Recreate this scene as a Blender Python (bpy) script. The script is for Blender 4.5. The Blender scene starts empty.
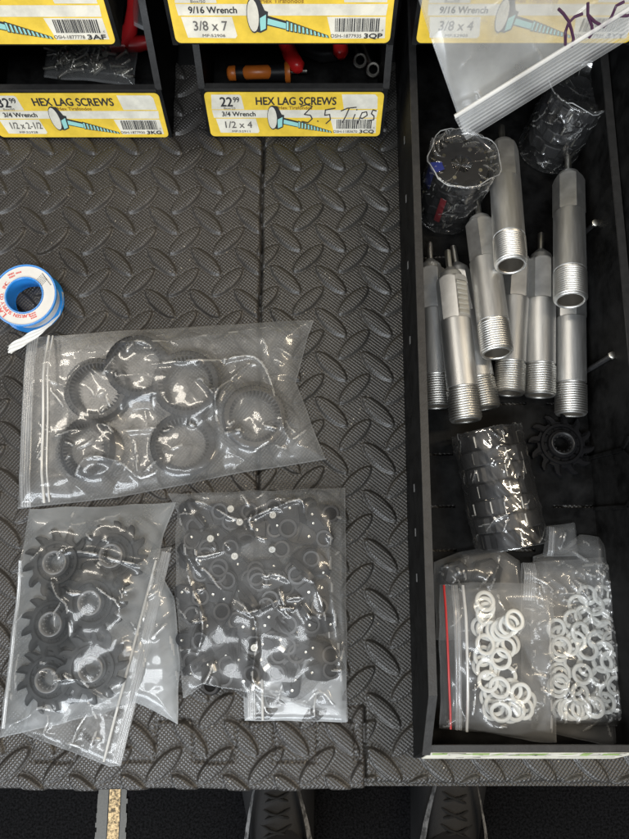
import bpy, math, random
import numpy as np
from mathutils import Vector, Matrix

# ------------------------------------------------------------------ camera, world, lamps
# all lengths below are millimetres, scaled by S to metres when a mesh is made
S = 0.001
FPX, PITCH, CH = 610.0, math.radians(10.0), 520.0
scn = bpy.context.scene
cam_d = bpy.data.cameras.new("camera")
cam = bpy.data.objects.new("camera", cam_d)
scn.collection.objects.link(cam)
cam.location = (0, 0, CH * S)
cam.rotation_euler = (PITCH, 0, 0)
cam_d.sensor_fit = 'VERTICAL'
cam_d.sensor_height = 36.0
cam_d.lens = 36.0 * FPX / 839.0
cam_d.clip_start = 0.01
cam_d.clip_end = 50.0
scn.camera = cam

world = bpy.data.worlds.new("World")
scn.world = world
world.use_nodes = True
bg = world.node_tree.nodes["Background"]
bg.inputs[0].default_value = (0.78, 0.86, 1.0, 1)
bg.inputs[1].default_value = 0.08


def lamp(name, loc, target, sx, sy, power, color):
    d = bpy.data.lights.new(name, 'AREA')
    d.shape = 'RECTANGLE'
    d.size, d.size_y = sx, sy
    d.energy = power
    d.color = color
    o = bpy.data.objects.new(name, d)
    scn.collection.objects.link(o)
    o.location = loc
    o.rotation_euler = (Vector(target) - Vector(loc)).to_track_quat('-Z', 'Y').to_euler()
    return o


lamp("ceiling_tube_lamp", (1.05, 0.25, 1.35), (0, 0.05, 0), 0.10, 1.2, 13, (1.0, 0.85, 0.64))
lamp("ceiling_panel_lamp", (-0.9, 0.55, 1.5), (0, 0.1, 0), 0.12, 0.9, 9, (1.0, 0.92, 0.8))
lamp("doorway_daylight", (-0.45, -1.35, 0.62), (0, 0.0, 0), 1.1, 0.4, 18, (0.88, 0.94, 1.0))
lamp("added_sheen_panel", (-0.15, -0.85, 1.9), (0, 0.0, 0), 1.2, 0.3, 18, (0.93, 0.97, 1.0))  # unseen cool panel, added overhead to put sheen on the front of the mat

scn.view_settings.view_transform = 'Standard'
scn.view_settings.look = 'None'
scn.view_settings.exposure = 0.38
scn.view_settings.gamma = 1.0
scn.cycles.transparent_max_bounces = 24
scn.cycles.max_bounces = 10
scn.cycles.use_denoising = True
scn.cycles.sample_clamp_indirect = 6.0

COL = scn.collection


def P(px, py, z=0.0):
    """point of the place at height z (mm) seen at pixel px,py of the photograph (629x839)"""
    u, v = (px - 314.5) / FPX, (py - 419.5) / FPX
    c, s = math.cos(PITCH), math.sin(PITCH)
    d = (u, -v * c + s, -v * s - c)
    t = (z - CH) / d[2]
    return Vector((d[0] * t, d[1] * t, z))


# ------------------------------------------------------------------ materials
def new_mat(name):
    m = bpy.data.materials.new(name)
    m.use_nodes = True
    nt = m.node_tree
    b = nt.nodes["Principled BSDF"]
    return m, nt, b


def nd(nt, kind, **kw):
    n = nt.nodes.new(kind)
    for k, v in kw.items():
        if k.startswith('i_'):
            n.inputs[k[2:].replace('_', ' ')].default_value = v
        else:
            setattr(n, k, v)
    return n


def plain(name, col, rough=0.5, metal=0.0, spec=0.5, var=0.15, scale=120.0, bump=0.0, bscale=600.0, rvar=0.12, trans=0.0, aniso=None, sub=0.0, con=0.0):
    """base colour broken up by noise, uneven gloss, fine bump"""
    m, nt, b = new_mat(name)
    tc = nd(nt, 'ShaderNodeTexCoord')
    n1 = nd(nt, 'ShaderNodeTexNoise', i_Scale=scale, i_Detail=5.0, i_Roughness=0.65)
    src = tc.outputs['Object']
    if aniso:
        mp = nd(nt, 'ShaderNodeMapping')
        mp.inputs['Scale'].default_value = aniso
        nt.links.new(src, mp.inputs[0])
        src = mp.outputs[0]
    nt.links.new(src, n1.inputs['Vector'])
    mx = nd(nt, 'ShaderNodeMix', data_type='RGBA')
    lo = [max(0, c * (1 - var)) for c in col] + [1]
    hi = [min(1, c * (1 + var)) for c in col] + [1]
    mx.inputs['A'].default_value = lo
    mx.inputs['B'].default_value = hi
    fac = n1.outputs['Fac']
    if con:
        m0 = nd(nt, 'ShaderNodeMapRange')
        m0.inputs['From Min'].default_value = .5 - con
        m0.inputs['From Max'].default_value = .5 + con
        nt.links.new(fac, m0.inputs['Value'])
        fac = m0.outputs[0]
    nt.links.new(fac, mx.inputs['Factor'])
    nt.links.new(mx.outputs['Result'], b.inputs['Base Color'])
    mr = nd(nt, 'ShaderNodeMapRange')
    mr.inputs['To Min'].default_value = max(0.02, rough - rvar)
    mr.inputs['To Max'].default_value = min(1, rough + rvar)
    nt.links.new(n1.outputs['Fac'], mr.inputs['Value'])
    nt.links.new(mr.outputs[0], b.inputs['Roughness'])
    b.inputs['Metallic'].default_value = metal
    b.inputs['Specular IOR Level'].default_value = spec
    if trans:
        b.inputs['Transmission Weight'].default_value = trans
    if sub:
        b.inputs['Subsurface Weight'].default_value = sub
        b.inputs['Subsurface Radius'].default_value = (0.003, 0.003, 0.003)
    if bump:
        n2 = nd(nt, 'ShaderNodeTexNoise', i_Scale=bscale, i_Detail=3.0)
        nt.links.new(src, n2.inputs['Vector'])
        bp = nd(nt, 'ShaderNodeBump', i_Strength=bump, i_Distance=0.0005)
        nt.links.new(n2.outputs['Fac'], bp.inputs['Height'])
        nt.links.new(bp.outputs[0], b.inputs['Normal'])
    return m


def foam_mat(name, col):
    """black EVA foam: fine knurl bump, dust, uneven sheen"""
    m, nt, b = new_mat(name)
    L = nt.links.new
    tc = nd(nt, 'ShaderNodeTexCoord')
    mp = nd(nt, 'ShaderNodeMapping')
    mp.inputs['Rotation'].default_value = (0, 0, math.radians(38))
    L(tc.outputs['Object'], mp.inputs[0])
    sx = nd(nt, 'ShaderNodeSeparateXYZ')
    L(mp.outputs[0], sx.inputs[0])
    k = 2 * math.pi / 0.0024

    def wave(out):
        a = nd(nt, 'ShaderNodeMath', operation='MULTIPLY')
        a.inputs[1].default_value = k
        L(out, a.inputs[0])
        s_ = nd(nt, 'ShaderNodeMath', operation='SINE')
        L(a.outputs[0], s_.inputs[0])
        return s_.outputs[0]
    mul = nd(nt, 'ShaderNodeMath', operation='ADD')
    L(wave(sx.outputs[0]), mul.inputs[0])
    L(wave(sx.outputs[1]), mul.inputs[1])
    n1 = nd(nt, 'ShaderNodeTexNoise', i_Scale=9.0, i_Detail=6.0, i_Roughness=0.7)
    L(tc.outputs['Object'], n1.inputs['Vector'])
    n3 = nd(nt, 'ShaderNodeTexNoise', i_Scale=900.0, i_Detail=2.0)
    L(tc.outputs['Object'], n3.inputs['Vector'])
    bp = nd(nt, 'ShaderNodeBump', i_Strength=0.5, i_Distance=0.00034)
    at = nd(nt, 'ShaderNodeAttribute', attribute_name='knurl')
    kn = nd(nt, 'ShaderNodeMath', operation='MULTIPLY')
    L(mul.outputs[0], kn.inputs[0])
    L(at.outputs['Fac'], kn.inputs[1])
    L(kn.outputs[0], bp.inputs['Height'])
    bp2 = nd(nt, 'ShaderNodeBump', i_Strength=0.25, i_Distance=0.0003)
    L(n3.outputs['Fac'], bp2.inputs['Height'])
    L(bp.outputs[0], bp2.inputs['Normal'])
    L(bp2.outputs[0], b.inputs['Normal'])
    cr = nd(nt, 'ShaderNodeValToRGB')
    cr.color_ramp.elements[0].position = 0.3
    cr.color_ramp.elements[1].position = 0.75
    cr.color_ramp.elements[0].color = [c * 0.72 for c in col] + [1]
    cr.color_ramp.elements[1].color = [c * 1.35 for c in col] + [1]
    L(n1.outputs['Fac'], cr.inputs[0])
    # specks of dust
    vo = nd(nt, 'ShaderNodeTexVoronoi', i_Scale=130.0)
    L(tc.outputs['Object'], vo.inputs['Vector'])
    lt = nd(nt, 'ShaderNodeMath', operation='LESS_THAN')
    lt.inputs[1].default_value = 0.07
    L(vo.outputs['Distance'], lt.inputs[0])
    n4 = nd(nt, 'ShaderNodeTexNoise', i_Scale=35.0, i_Detail=2.0)
    L(tc.outputs['Object'], n4.inputs['Vector'])
    g = nd(nt, 'ShaderNodeMath', operation='GREATER_THAN')
    g.inputs[1].default_value = 0.57
    L(n4.outputs['Fac'], g.inputs[0])
    sp = nd(nt, 'ShaderNodeMath', operation='MULTIPLY')
    L(lt.outputs[0], sp.inputs[0])
    L(g.outputs[0], sp.inputs[1])
    mx = nd(nt, 'ShaderNodeMix', data_type='RGBA')
    mx.inputs['B'].default_value = (0.3, 0.27, 0.22, 1)
    L(sp.outputs[0], mx.inputs['Factor'])
    L(cr.outputs[0], mx.inputs['A'])
    L(mx.outputs['Result'], b.inputs['Base Color'])
    mr = nd(nt, 'ShaderNodeMapRange')
    mr.inputs['To Min'].default_value = 0.29
    mr.inputs['To Max'].default_value = 0.46
    L(n1.outputs['Fac'], mr.inputs['Value'])
    L(mr.outputs[0], b.inputs['Roughness'])
    b.inputs['Specular IOR Level'].default_value = 0.5
    return m


def film(name, haze=0.1, gloss=0.10, rough=0.12, tint=(0.92, 0.93, 0.93), wr=0.5, wscale=90.0, clear=(0.97, 0.97, 0.97), det=1.0, soft=0.55):
    """thin polyethylene: clear, a little milky, sharp gloss on its wrinkles"""
    m = bpy.data.materials.new(name)
    m.use_nodes = True
    nt = m.node_tree
    nt.nodes.clear()
    L = nt.links.new
    out = nd(nt, 'ShaderNodeOutputMaterial')
    tc = nd(nt, 'ShaderNodeTexCoord')
    n1 = nd(nt, 'ShaderNodeTexNoise', i_Scale=wscale, i_Detail=det, i_Roughness=0.5, i_Distortion=0.8)
    L(tc.outputs['Object'], n1.inputs['Vector'])
    bp = nd(nt, 'ShaderNodeBump', i_Strength=wr, i_Distance=0.0012)
    L(n1.outputs['Fac'], bp.inputs['Height'])
    tr = nd(nt, 'ShaderNodeBsdfTransparent')
    tr.inputs[0].default_value = (*clear, 1)
    df = nd(nt, 'ShaderNodeBsdfDiffuse')
    df.inputs[0].default_value = (*tint, 1)
    tl = nd(nt, 'ShaderNodeBsdfTranslucent')
    tl.inputs[0].default_value = (*tint, 1)
    L(bp.outputs[0], df.inputs['Normal'])
    m1 = nd(nt, 'ShaderNodeMixShader')
    m1.inputs[0].default_value = 0.4
    L(df.outputs[0], m1.inputs[1])
    L(tl.outputs[0], m1.inputs[2])
    n2 = nd(nt, 'ShaderNodeTexNoise', i_Scale=25.0, i_Detail=5.0)
    L(tc.outputs['Object'], n2.inputs['Vector'])
    mr = nd(nt, 'ShaderNodeMapRange')
    mr.inputs['From Min'].default_value = 0.3
    mr.inputs['From Max'].default_value = 0.7
    mr.inputs['To Min'].default_value = haze * 0.6
    mr.inputs['To Max'].default_value = haze * 1.4
    L(n2.outputs['Fac'], mr.inputs['Value'])
    m2 = nd(nt, 'ShaderNodeMixShader')
    L(mr.outputs[0], m2.inputs[0])
    L(tr.outputs[0], m2.inputs[1])
    L(m1.outputs[0], m2.inputs[2])
    gl = nd(nt, 'ShaderNodeBsdfGlossy')
    gl.inputs['Roughness'].default_value = rough
    L(bp.outputs[0], gl.inputs['Normal'])
    g2 = nd(nt, 'ShaderNodeBsdfGlossy')
    g2.inputs['Roughness'].default_value = 0.36
    L(bp.outputs[0], g2.inputs['Normal'])
    gm = nd(nt, 'ShaderNodeMixShader')
    gm.inputs[0].default_value = soft
    L(gl.outputs[0], gm.inputs[1])
    L(g2.outputs[0], gm.inputs[2])
    lw = nd(nt, 'ShaderNodeLayerWeight')
    lw.inputs['Blend'].default_value = 0.25
    L(bp.outputs[0], lw.inputs['Normal'])
    ad = nd(nt, 'ShaderNodeMath', operation='MULTIPLY_ADD', use_clamp=True)
    ad.inputs[1].default_value = 0.4
    ad.inputs[2].default_value = gloss
    L(lw.outputs['Fresnel'], ad.inputs[0])
    m3 = nd(nt, 'ShaderNodeMixShader')
    L(ad.outputs[0], m3.inputs[0])
    L(m2.outputs[0], m3.inputs[1])
    L(gm.outputs[0], m3.inputs[2])
    L(m3.outputs[0], out.inputs['Surface'])
    return m


M = {}
M['foam'] = foam_mat('black_foam', (0.038, 0.035, 0.032))
M['foam2'] = foam_mat('black_foam_cooler', (0.034, 0.032, 0.029))
M['bin'] = plain('black_bin_plastic', (0.008, 0.008, 0.008), 0.55, spec=0.07, var=0.6, scale=60, con=.15, bump=0.15, bscale=900)
M['rim'] = plain('scuffed_rim_plastic', (0.028, 0.027, 0.026), 0.45, spec=0.35, var=0.5, scale=160, bump=0.3, bscale=700)
M['yellow'] = plain('label_yellow', (0.80, 0.55, 0.05), 0.4, var=0.14, scale=45, con=.15)
M['cream'] = plain('label_cream', (0.72, 0.68, 0.57), 0.42, var=0.14, scale=55, con=.14)
M['ink'] = plain('printing_ink', (0.02, 0.02, 0.022), 0.5)
M['inkgrey'] = plain('grey_ink', (0.12, 0.11, 0.10), 0.5)
M['inkbrown'] = plain('brown_ink', (0.30, 0.16, 0.02), 0.5)
M['marker'] = plain('marker_ink', (0.035, 0.028, 0.03), 0.5)
M['purple'] = plain('purple_marker', (0.05, 0.015, 0.045), 0.45)
M['teal'] = plain('printed_teal', (0.30, 0.62, 0.58), 0.45, var=0.1)
M['lime'] = plain('label_lime', (0.36, 0.50, 0.16), 0.4, var=0.3, scale=150)
M['steel'] = plain('turned_steel', (0.58, 0.58, 0.57), 0.5, metal=1.0, var=0.14, scale=220, rvar=0.1, aniso=(1, 1, 0.12), con=.22, bump=0.12, bscale=500)
M['thread'] = plain('threaded_steel', (0.60, 0.59, 0.56), 0.42, metal=1.0, var=0.08, rvar=0.05)
M['bore'] = plain('shaded_bore_steel', (0.20, 0.18, 0.15), 0.5, metal=0.7, var=0.3)  # shade inside the open hole put into a darker steel colour
M['steel2'] = plain('flat_milled_steel', (0.54, 0.54, 0.53), 0.46, metal=0.92, var=0.35, scale=90, rvar=0.1, bump=0.1)
M['bright'] = plain('bright_pin_steel', (0.70, 0.68, 0.62), 0.34, metal=1.0, var=0.1)
M['dull'] = plain('dull_screw_steel', (0.42, 0.40, 0.36), 0.36, metal=1.0, var=0.2)
M['blackpl'] = plain('black_nylon', (0.007, 0.007, 0.008), 0.45, spec=0.2, var=0.3, scale=200)
M['greypl'] = plain('dark_grey_nylon', (0.022, 0.022, 0.023), 0.42, spec=0.35, var=0.25, scale=200)
M['ringpl'] = plain('smoked_ring_plastic', (0.020, 0.021, 0.023), 0.38, spec=0.3, var=0.3)
M['linkpl'] = plain('worn_black_link', (0.013, 0.013, 0.014), 0.42, spec=0.3, var=0.5, scale=180, con=.2)
M['linkring'] = plain('grey_link_ring', (0.032, 0.032, 0.034), 0.4, var=0.3)
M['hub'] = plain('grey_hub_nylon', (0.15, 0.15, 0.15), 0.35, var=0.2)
M['gear'] = plain('smoke_grey_plastic', (0.016, 0.017, 0.018), 0.4, spec=0.25, var=0.25)
M['nylon'] = plain('white_nylon', (0.60, 0.61, 0.59), 0.4, var=0.05, sub=0.15)
M['blue'] = plain('spool_blue', (0.02, 0.22, 0.62), 0.32, var=0.12)
M['paper'] = plain('white_paper', (0.64, 0.63, 0.60), 0.5, var=0.06, scale=60, con=.15)
M['redink'] = plain('red_ink', (0.62, 0.08, 0.07), 0.5)
M['ptfe'] = plain('ptfe_tape', (0.66, 0.67, 0.66), 0.45, var=0.06, bump=0.5, bscale=400)
M['red'] = plain('red_vinyl', (0.66, 0.02, 0.02), 0.3, var=0.15)
M['darkred'] = plain('dark_red_plastic', (0.40, 0.014, 0.016), 0.35, var=0.15)
M['orange'] = plain('orange_plastic', (0.46, 0.12, 0.015), 0.4, var=0.15)
M['zipred'] = plain('red_zip_bead', (0.55, 0.03, 0.03), 0.35)
M['carpet'] = plain('black_carpet', (0.0045, 0.0045, 0.005), 0.95, spec=0.08, var=0.9, scale=330, con=.12, bump=1.0, bscale=500)
M['under'] = plain('black_underside', (0.01, 0.01, 0.01), 0.8)
M['trimgrey'] = plain('grey_seam_trim', (0.12, 0.12, 0.115), 0.8, var=0.4, scale=300)
M['chip'] = plain('pressed_board', (0.42, 0.31, 0.17), 0.8, var=0.8, scale=300, con=.1)
M['shoe'] = plain('black_shoe_fabric', (0.013, 0.013, 0.014), 0.7, var=0.4, scale=500, bump=0.5)
M['stripe'] = plain('grey_shoe_stripe', (0.20, 0.20, 0.20), 0.6, con=.1, var=.6, scale=90)
M['jeans'] = plain('black_trouser_cloth', (0.014, 0.014, 0.016), 0.9, var=0.4, scale=400, bump=0.6)
M['film'] = film('clear_bag_film', 0.085, 0.045, 0.08, wr=0.3, wscale=45)
M['milky'] = film('milky_bag_film', 0.055, 0.045, 0.09, tint=(0.86, 0.9, 0.92), wr=0.2, wscale=40)
M['smoky'] = film('smooth_bag_film', 0.06, 0.04, 0.09, tint=(0.85, 0.87, 0.88), wr=0.2, wscale=40)
M['hang'] = film('thick_milky_film', 0.32, 0.05, 0.14, tint=(0.88, 0.9, 0.9), wr=0.2, wscale=40)
M['crease'] = film('creased_film', 0.36, 0.16, 0.12, tint=(0.9, 0.9, 0.88), wr=0.1)
M['wrapcrease'] = film('creased_wrap', 0.30, 0.25, 0.12, tint=(0.9, 0.9, 0.87), wr=0.3)
M['wrap'] = film('shrink_wrap', 0.02, 0.12, 0.07, wr=0.22, wscale=90, det=1.0, soft=0.3)
M['back'] = film('milky_back_film', 0.30, 0.03, 0.2, tint=(0.80, 0.85, 0.88), wr=0.1)
M['back2'] = film('hazy_back_film', 0.10, 0.03, 0.2, tint=(0.84, 0.86, 0.86), wr=0.1)
M['zip'] = film('zip_strip_film', 0.20, 0.08, 0.16, tint=(0.88, 0.9, 0.92), wr=0.1)
M['zipline'] = film('zip_ridge_film', 0.42, 0.10, 0.16, tint=(0.9, 0.92, 0.93), wr=0.1)
M['zipbead'] = film('zip_bead', 0.72, 0.06, 0.2, tint=(0.9, 0.9, 0.88), wr=0.1)
M['tagred'] = plain('dark_red_tag', (0.16, 0.01, 0.015), 0.35)
M['bluebit'] = plain('blue_tag', (0.02, 0.03, 0.16), 0.35)

# ------------------------------------------------------------------ helpers
OFF = {}


class MB:
    """collects geometry (mm) and links it as ONE mesh object"""

    def __init__(self):
        self.v, self.f, self.m = [], [], []

    def add(self, verts, faces, mi=0):
        o = len(self.v)
        self.v += [tuple(p) for p in verts]
        self.f += [tuple(i + o for i in f) for f in faces]
        self.m += [mi] * len(faces)
        return self

    def box(self, x0, x1, y0, y1, z0, z1, mi=0):
        v = [(x0, y0, z0), (x1, y0, z0), (x1, y1, z0), (x0, y1, z0), (x0, y0, z1), (x1, y0, z1), (x1, y1, z1), (x0, y1, z1)]
        return self.add(v, [(0, 3, 2, 1), (4, 5, 6, 7), (0, 1, 5, 4), (1, 2, 6, 5), (2, 3, 7, 6), (3, 0, 4, 7)], mi)

    def prism(self, poly, fn, d0, d1, mi=0):
        """poly of (a,b), fn(a,b,d)->xyz, from d0 to d1"""
        n = len(poly)
        v = [fn(a, b, d0) for a, b in poly] + [fn(a, b, d1) for a, b in poly]
        f = [tuple(range(n))[::-1], tuple(range(n, 2 * n))]
        f += [(i, (i + 1) % n, n + (i + 1) % n, n + i) for i in range(n)]
        return self.add(v, f, mi)

    def lathe(self, prof, n=32, mi=0, fn=None, close=False, shape=None):
        """prof of (r,z) revolved about z"""
        v, f = [], []
        k = len(prof)
        for r, z in prof:
            for i in range(n):
                a = 2 * math.pi * i / n
                rr = r * (shape(a) if shape else 1)
                v.append((rr * math.cos(a), rr * math.sin(a), z))
        for j in range(k - 1 if not close else k):
            for i in range(n):
                a, b = j * n, ((j + 1) % k) * n
                f.append((a + i, a + (i + 1) % n, b + (i + 1) % n, b + i))
        if fn:
            v = [fn(Vector(p)) for p in v]
        return self.add(v, f, mi)

    def disc(self, r, z, n=24, mi=0, fn=None, cx=0, cy=0):
        v = [Vector((cx + r * math.cos(2 * math.pi * i / n), cy + r * math.sin(2 * math.pi * i / n), z)) for i in range(n)]
        if fn:
            v = [fn(p) for p in v]
        return self.add(v, [tuple(range(n))], mi)

    def tube(self, pts, r, n=8, mi=0, caps=True):
        pts = [Vector(p) for p in pts]
        rs = r if isinstance(r, (list, tuple)) else [r] * len(pts)
        v, f = [], []
        up = Vector((0.13, 0.2, 1)).normalized()
        for i, p in enumerate(pts):
            t = (pts[min(i + 1, len(pts) - 1)] - pts[max(i - 1, 0)]).normalized()
            a = t.cross(up)
            if a.length < 1e-4:
                a = t.cross(Vector((1, 0, 0)))
            a.normalize()
            b = a.cross(t)
            for k in range(n):
                an = 2 * math.pi * k / n
                v.append(p + (a * math.cos(an) + b * math.sin(an)) * rs[i])
        for i in range(len(pts) - 1):
            for k in range(n):
                f.append((i * n + k, i * n + (k + 1) % n, (i + 1) * n + (k + 1) % n, (i + 1) * n + k))
        if caps:
            f.append(tuple(range(n))[::-1])
            f.append(tuple(range((len(pts) - 1) * n, len(pts) * n)))
        return self.add(v, f, mi)

    def build(self, name, mats, parent=None, origin=None, sharp=35, smooth=True):
        me = bpy.data.meshes.new(name)
        o = bpy.data.objects.new(name, me)
        COL.objects.link(o)
        off = Vector((0, 0, 0))
        if parent is not None:
            o.parent = parent
            off = OFF.get(parent.name, Vector((0, 0, 0)))
        elif origin is not None:
            off = Vector(origin)
            o.location = off * S
        OFF[o.name] = off
        vv = np.array(self.v, dtype=np.float64)
        vv = (vv - np.array(off)) * S
        me.from_pydata(vv.tolist(), [], self.f)
        mats = mats if isinstance(mats, (list, tuple)) else [mats]
        for m in mats:
            me.materials.append(m)
        if len(mats) > 1:
            me.polygons.foreach_set('material_index', self.m)
        me.update()
        if smooth:
            me.polygons.foreach_set('use_smooth', [True] * len(me.polygons))
            me.set_sharp_from_angle(angle=math.radians(sharp))
        return o


def tag(o, label=None, cat=None, group=None, kind=None):
    for k, v in (('label', label), ('category', cat), ('group', group), ('kind', kind)):
        if v:
            o[k] = v
    return o


def thing(name, label, cat, loc=(0, 0, 0), group=None):
    o = bpy.data.objects.new(name, None)
    COL.objects.link(o)
    o.empty_display_size = 0.01
    o.location = Vector(loc) * S
    OFF[o.name] = Vector(loc)
    return tag(o, label, cat, group)


def copy_tree(o, parent=None):
    c = o.copy()
    COL.objects.link(c)
    if parent is not None:
        c.parent = parent
    for ch in list(o.children):
        copy_tree(ch, c)
    return c


def place(o, loc, rot=None, label=None, group=None):
    """put a thing at loc (mm) with a 3x3 rotation or euler"""
    o.rotation_mode = 'QUATERNION'
    if rot is not None:
        o.rotation_quaternion = rot.to_quaternion()
    o.location = Vector(loc) * S
    if label:
        o['label'] = label
    if group:
        o['group'] = group
    return o


_tc = {}


def glyphs(text):
    """(verts, faces) of a line of text from Blender's own font"""
    if text in _tc:
        return _tc[text]
    cu = bpy.data.curves.new('tmp', 'FONT')
    cu.body = text
    cu.resolution_u = 3
    ob = bpy.data.objects.new('tmp', cu)
    COL.objects.link(ob)
    dg = bpy.context.evaluated_depsgraph_get()
    me = ob.evaluated_get(dg).to_mesh()
    v = [(q.co.x, q.co.y) for q in me.vertices]
    f = [tuple(p.vertices) for p in me.polygons]
    ob.evaluated_get(dg).to_mesh_clear()
    bpy.data.objects.remove(ob)
    bpy.data.curves.remove(cu)
    _tc[text] = (v, f)
    return v, f


def text(mb, s, x0, x1, y0, capy, fn, d, mi=0, bold=0.0):
    """text from x0 to x1, baseline y0, capital top capy, mapped by fn(a,b,d); bold = extra stroke in mm"""
    v, f = glyphs(s)
    xs = [p[0] for p in v]
    w = max(xs) - min(xs)
    hx = (x1 - x0) / w
    hy = (capy - y0) / 0.70
    offs = [(0, 0)] if not bold else [(-bold, 0), (bold, 0), (0, bold * 0.7), (0, -bold * 0.7)]
    for k, (ox, oy) in enumerate(offs):
        mb.add([fn(x0 + (p[0] - min(xs)) * hx + ox, y0 + p[1] * hy + oy, d + 0.012 * k) for p in v], f, mi)


# crumpled film ------------------------------------------------------
def poly_at(pts, t):
    """point at parameter t (array) along polyline pts (k,3)"""
    pts = np.array(pts, float)
    seg = np.linalg.norm(np.diff(pts[:, :2], axis=0), axis=1)
    s = np.concatenate([[0], np.cumsum(seg)])
    s /= s[-1]
    return np.stack([np.interp(t, s, pts[:, i]) for i in range(pts.shape[1])], -1)


def sines(x, y, rng, n, lmin, lmax):
    h = np.zeros_like(x)
    for _ in range(n):
        a = rng.uniform(0, 2 * np.pi)
        lam = np.exp(rng.uniform(np.log(lmin), np.log(lmax)))
        h += np.sin((x * np.cos(a) + y * np.sin(a)) * 2 * np.pi / lam + rng.uniform(0, 6.28)) * lam / lmax
    return h / math.sqrt(n)


def folds(x, y, rng, n, lmin, lmax):
    """sharp broken creases"""
    h = np.zeros_like(x)
    for _ in range(n):
        a = rng.uniform(0, 2 * np.pi)
        lam = np.exp(rng.uniform(np.log(lmin), np.log(lmax)))
        wx = sines(x, y, rng, 3, lam, lam * 3) * 0.5
        t = (x * np.cos(a) + y * np.sin(a)) / lam + wx + rng.uniform(0, 1)
        tri = np.abs(t - np.floor(t) - 0.5) * 2
        mask = np.clip(sines(x, y, rng, 4, lam, lam * 4) * 1.4 + 0.35, 0, 1)
        h += (tri ** 1.5) * mask * lam / lmax
    return h / math.sqrt(n)


def seg_dist(x, y, pts):
    """distance to a polyline and how far along (0..1)"""
    best = np.full(x.shape, 1e9)
    along = np.zeros_like(x)
    n = len(pts) - 1
    for i in range(n):
        ax, ay = pts[i][0], pts[i][1]
        bx, by = pts[i + 1][0], pts[i + 1][1]
        dx, dy = bx - ax, by - ay
        t = np.clip(((x - ax) * dx + (y - ay) * dy) / (dx * dx + dy * dy + 1e-9), 0, 1)
        d = np.hypot(x - ax - t * dx, y - ay - t * dy)
        k = d < best
        best = np.where(k, d, best)
        along = np.where(k, (i + t) / n, along)
    return best, along


def curve_px(pts):
    """rounded line through the given points"""
    if len(pts) < 3:
        return pts
    out = []
    n = len(pts)
    for i in range(n - 1):
        p0, p1, p2, p3 = (pts[max(i - 1, 0)], pts[i], pts[i + 1], pts[min(i + 2, n - 1)])
        for k in range(4):
            t = k / 4
            out.append(tuple(.5 * (2 * p1[j] + (p2[j] - p0[j]) * t + (2 * p0[j] - 5 * p1[j] + 4 * p2[j] - p3[j]) * t * t + (3 * p1[j] - p0[j] - 3 * p2[j] + p3[j]) * t ** 3) for j in (0, 1)))
    out.append(tuple(pts[-1][:2]))
    return out


def coons(top, bot, left, right, nu, nv):
    u = np.linspace(0, 1, nu)
    v = np.linspace(0, 1, nv)
    T, B = poly_at(top, u), poly_at(bot, u)
    Lf, R = poly_at(left, v), poly_at(right, v)
    U, V = np.meshgrid(u, v)
    U3, V3 = U[..., None], V[..., None]
    p = (1 - V3) * T[None] + V3 * B[None] + (1 - U3) * Lf[:, None] + U3 * R[:, None]
    p -= (1 - U3) * (1 - V3) * T[0] + U3 * (1 - V3) * T[-1] + (1 - U3) * V3 * B[0] + U3 * V3 * B[-1]
    return U, V, p


def grid_faces(nu, nv, o=0, flip=False):
    f = []
    for j in range(nv - 1):
        for i in range(nu - 1):
            a = o + j * nu + i
            q = (a, a + 1, a + nu + 1, a + nu)
            f.append(q[::-1] if not flip else q)
    return f


def to3(poly, z):
    return [tuple(P(p[0], p[1], (p[2] if len(p) > 2 else z))) for p in poly]


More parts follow.
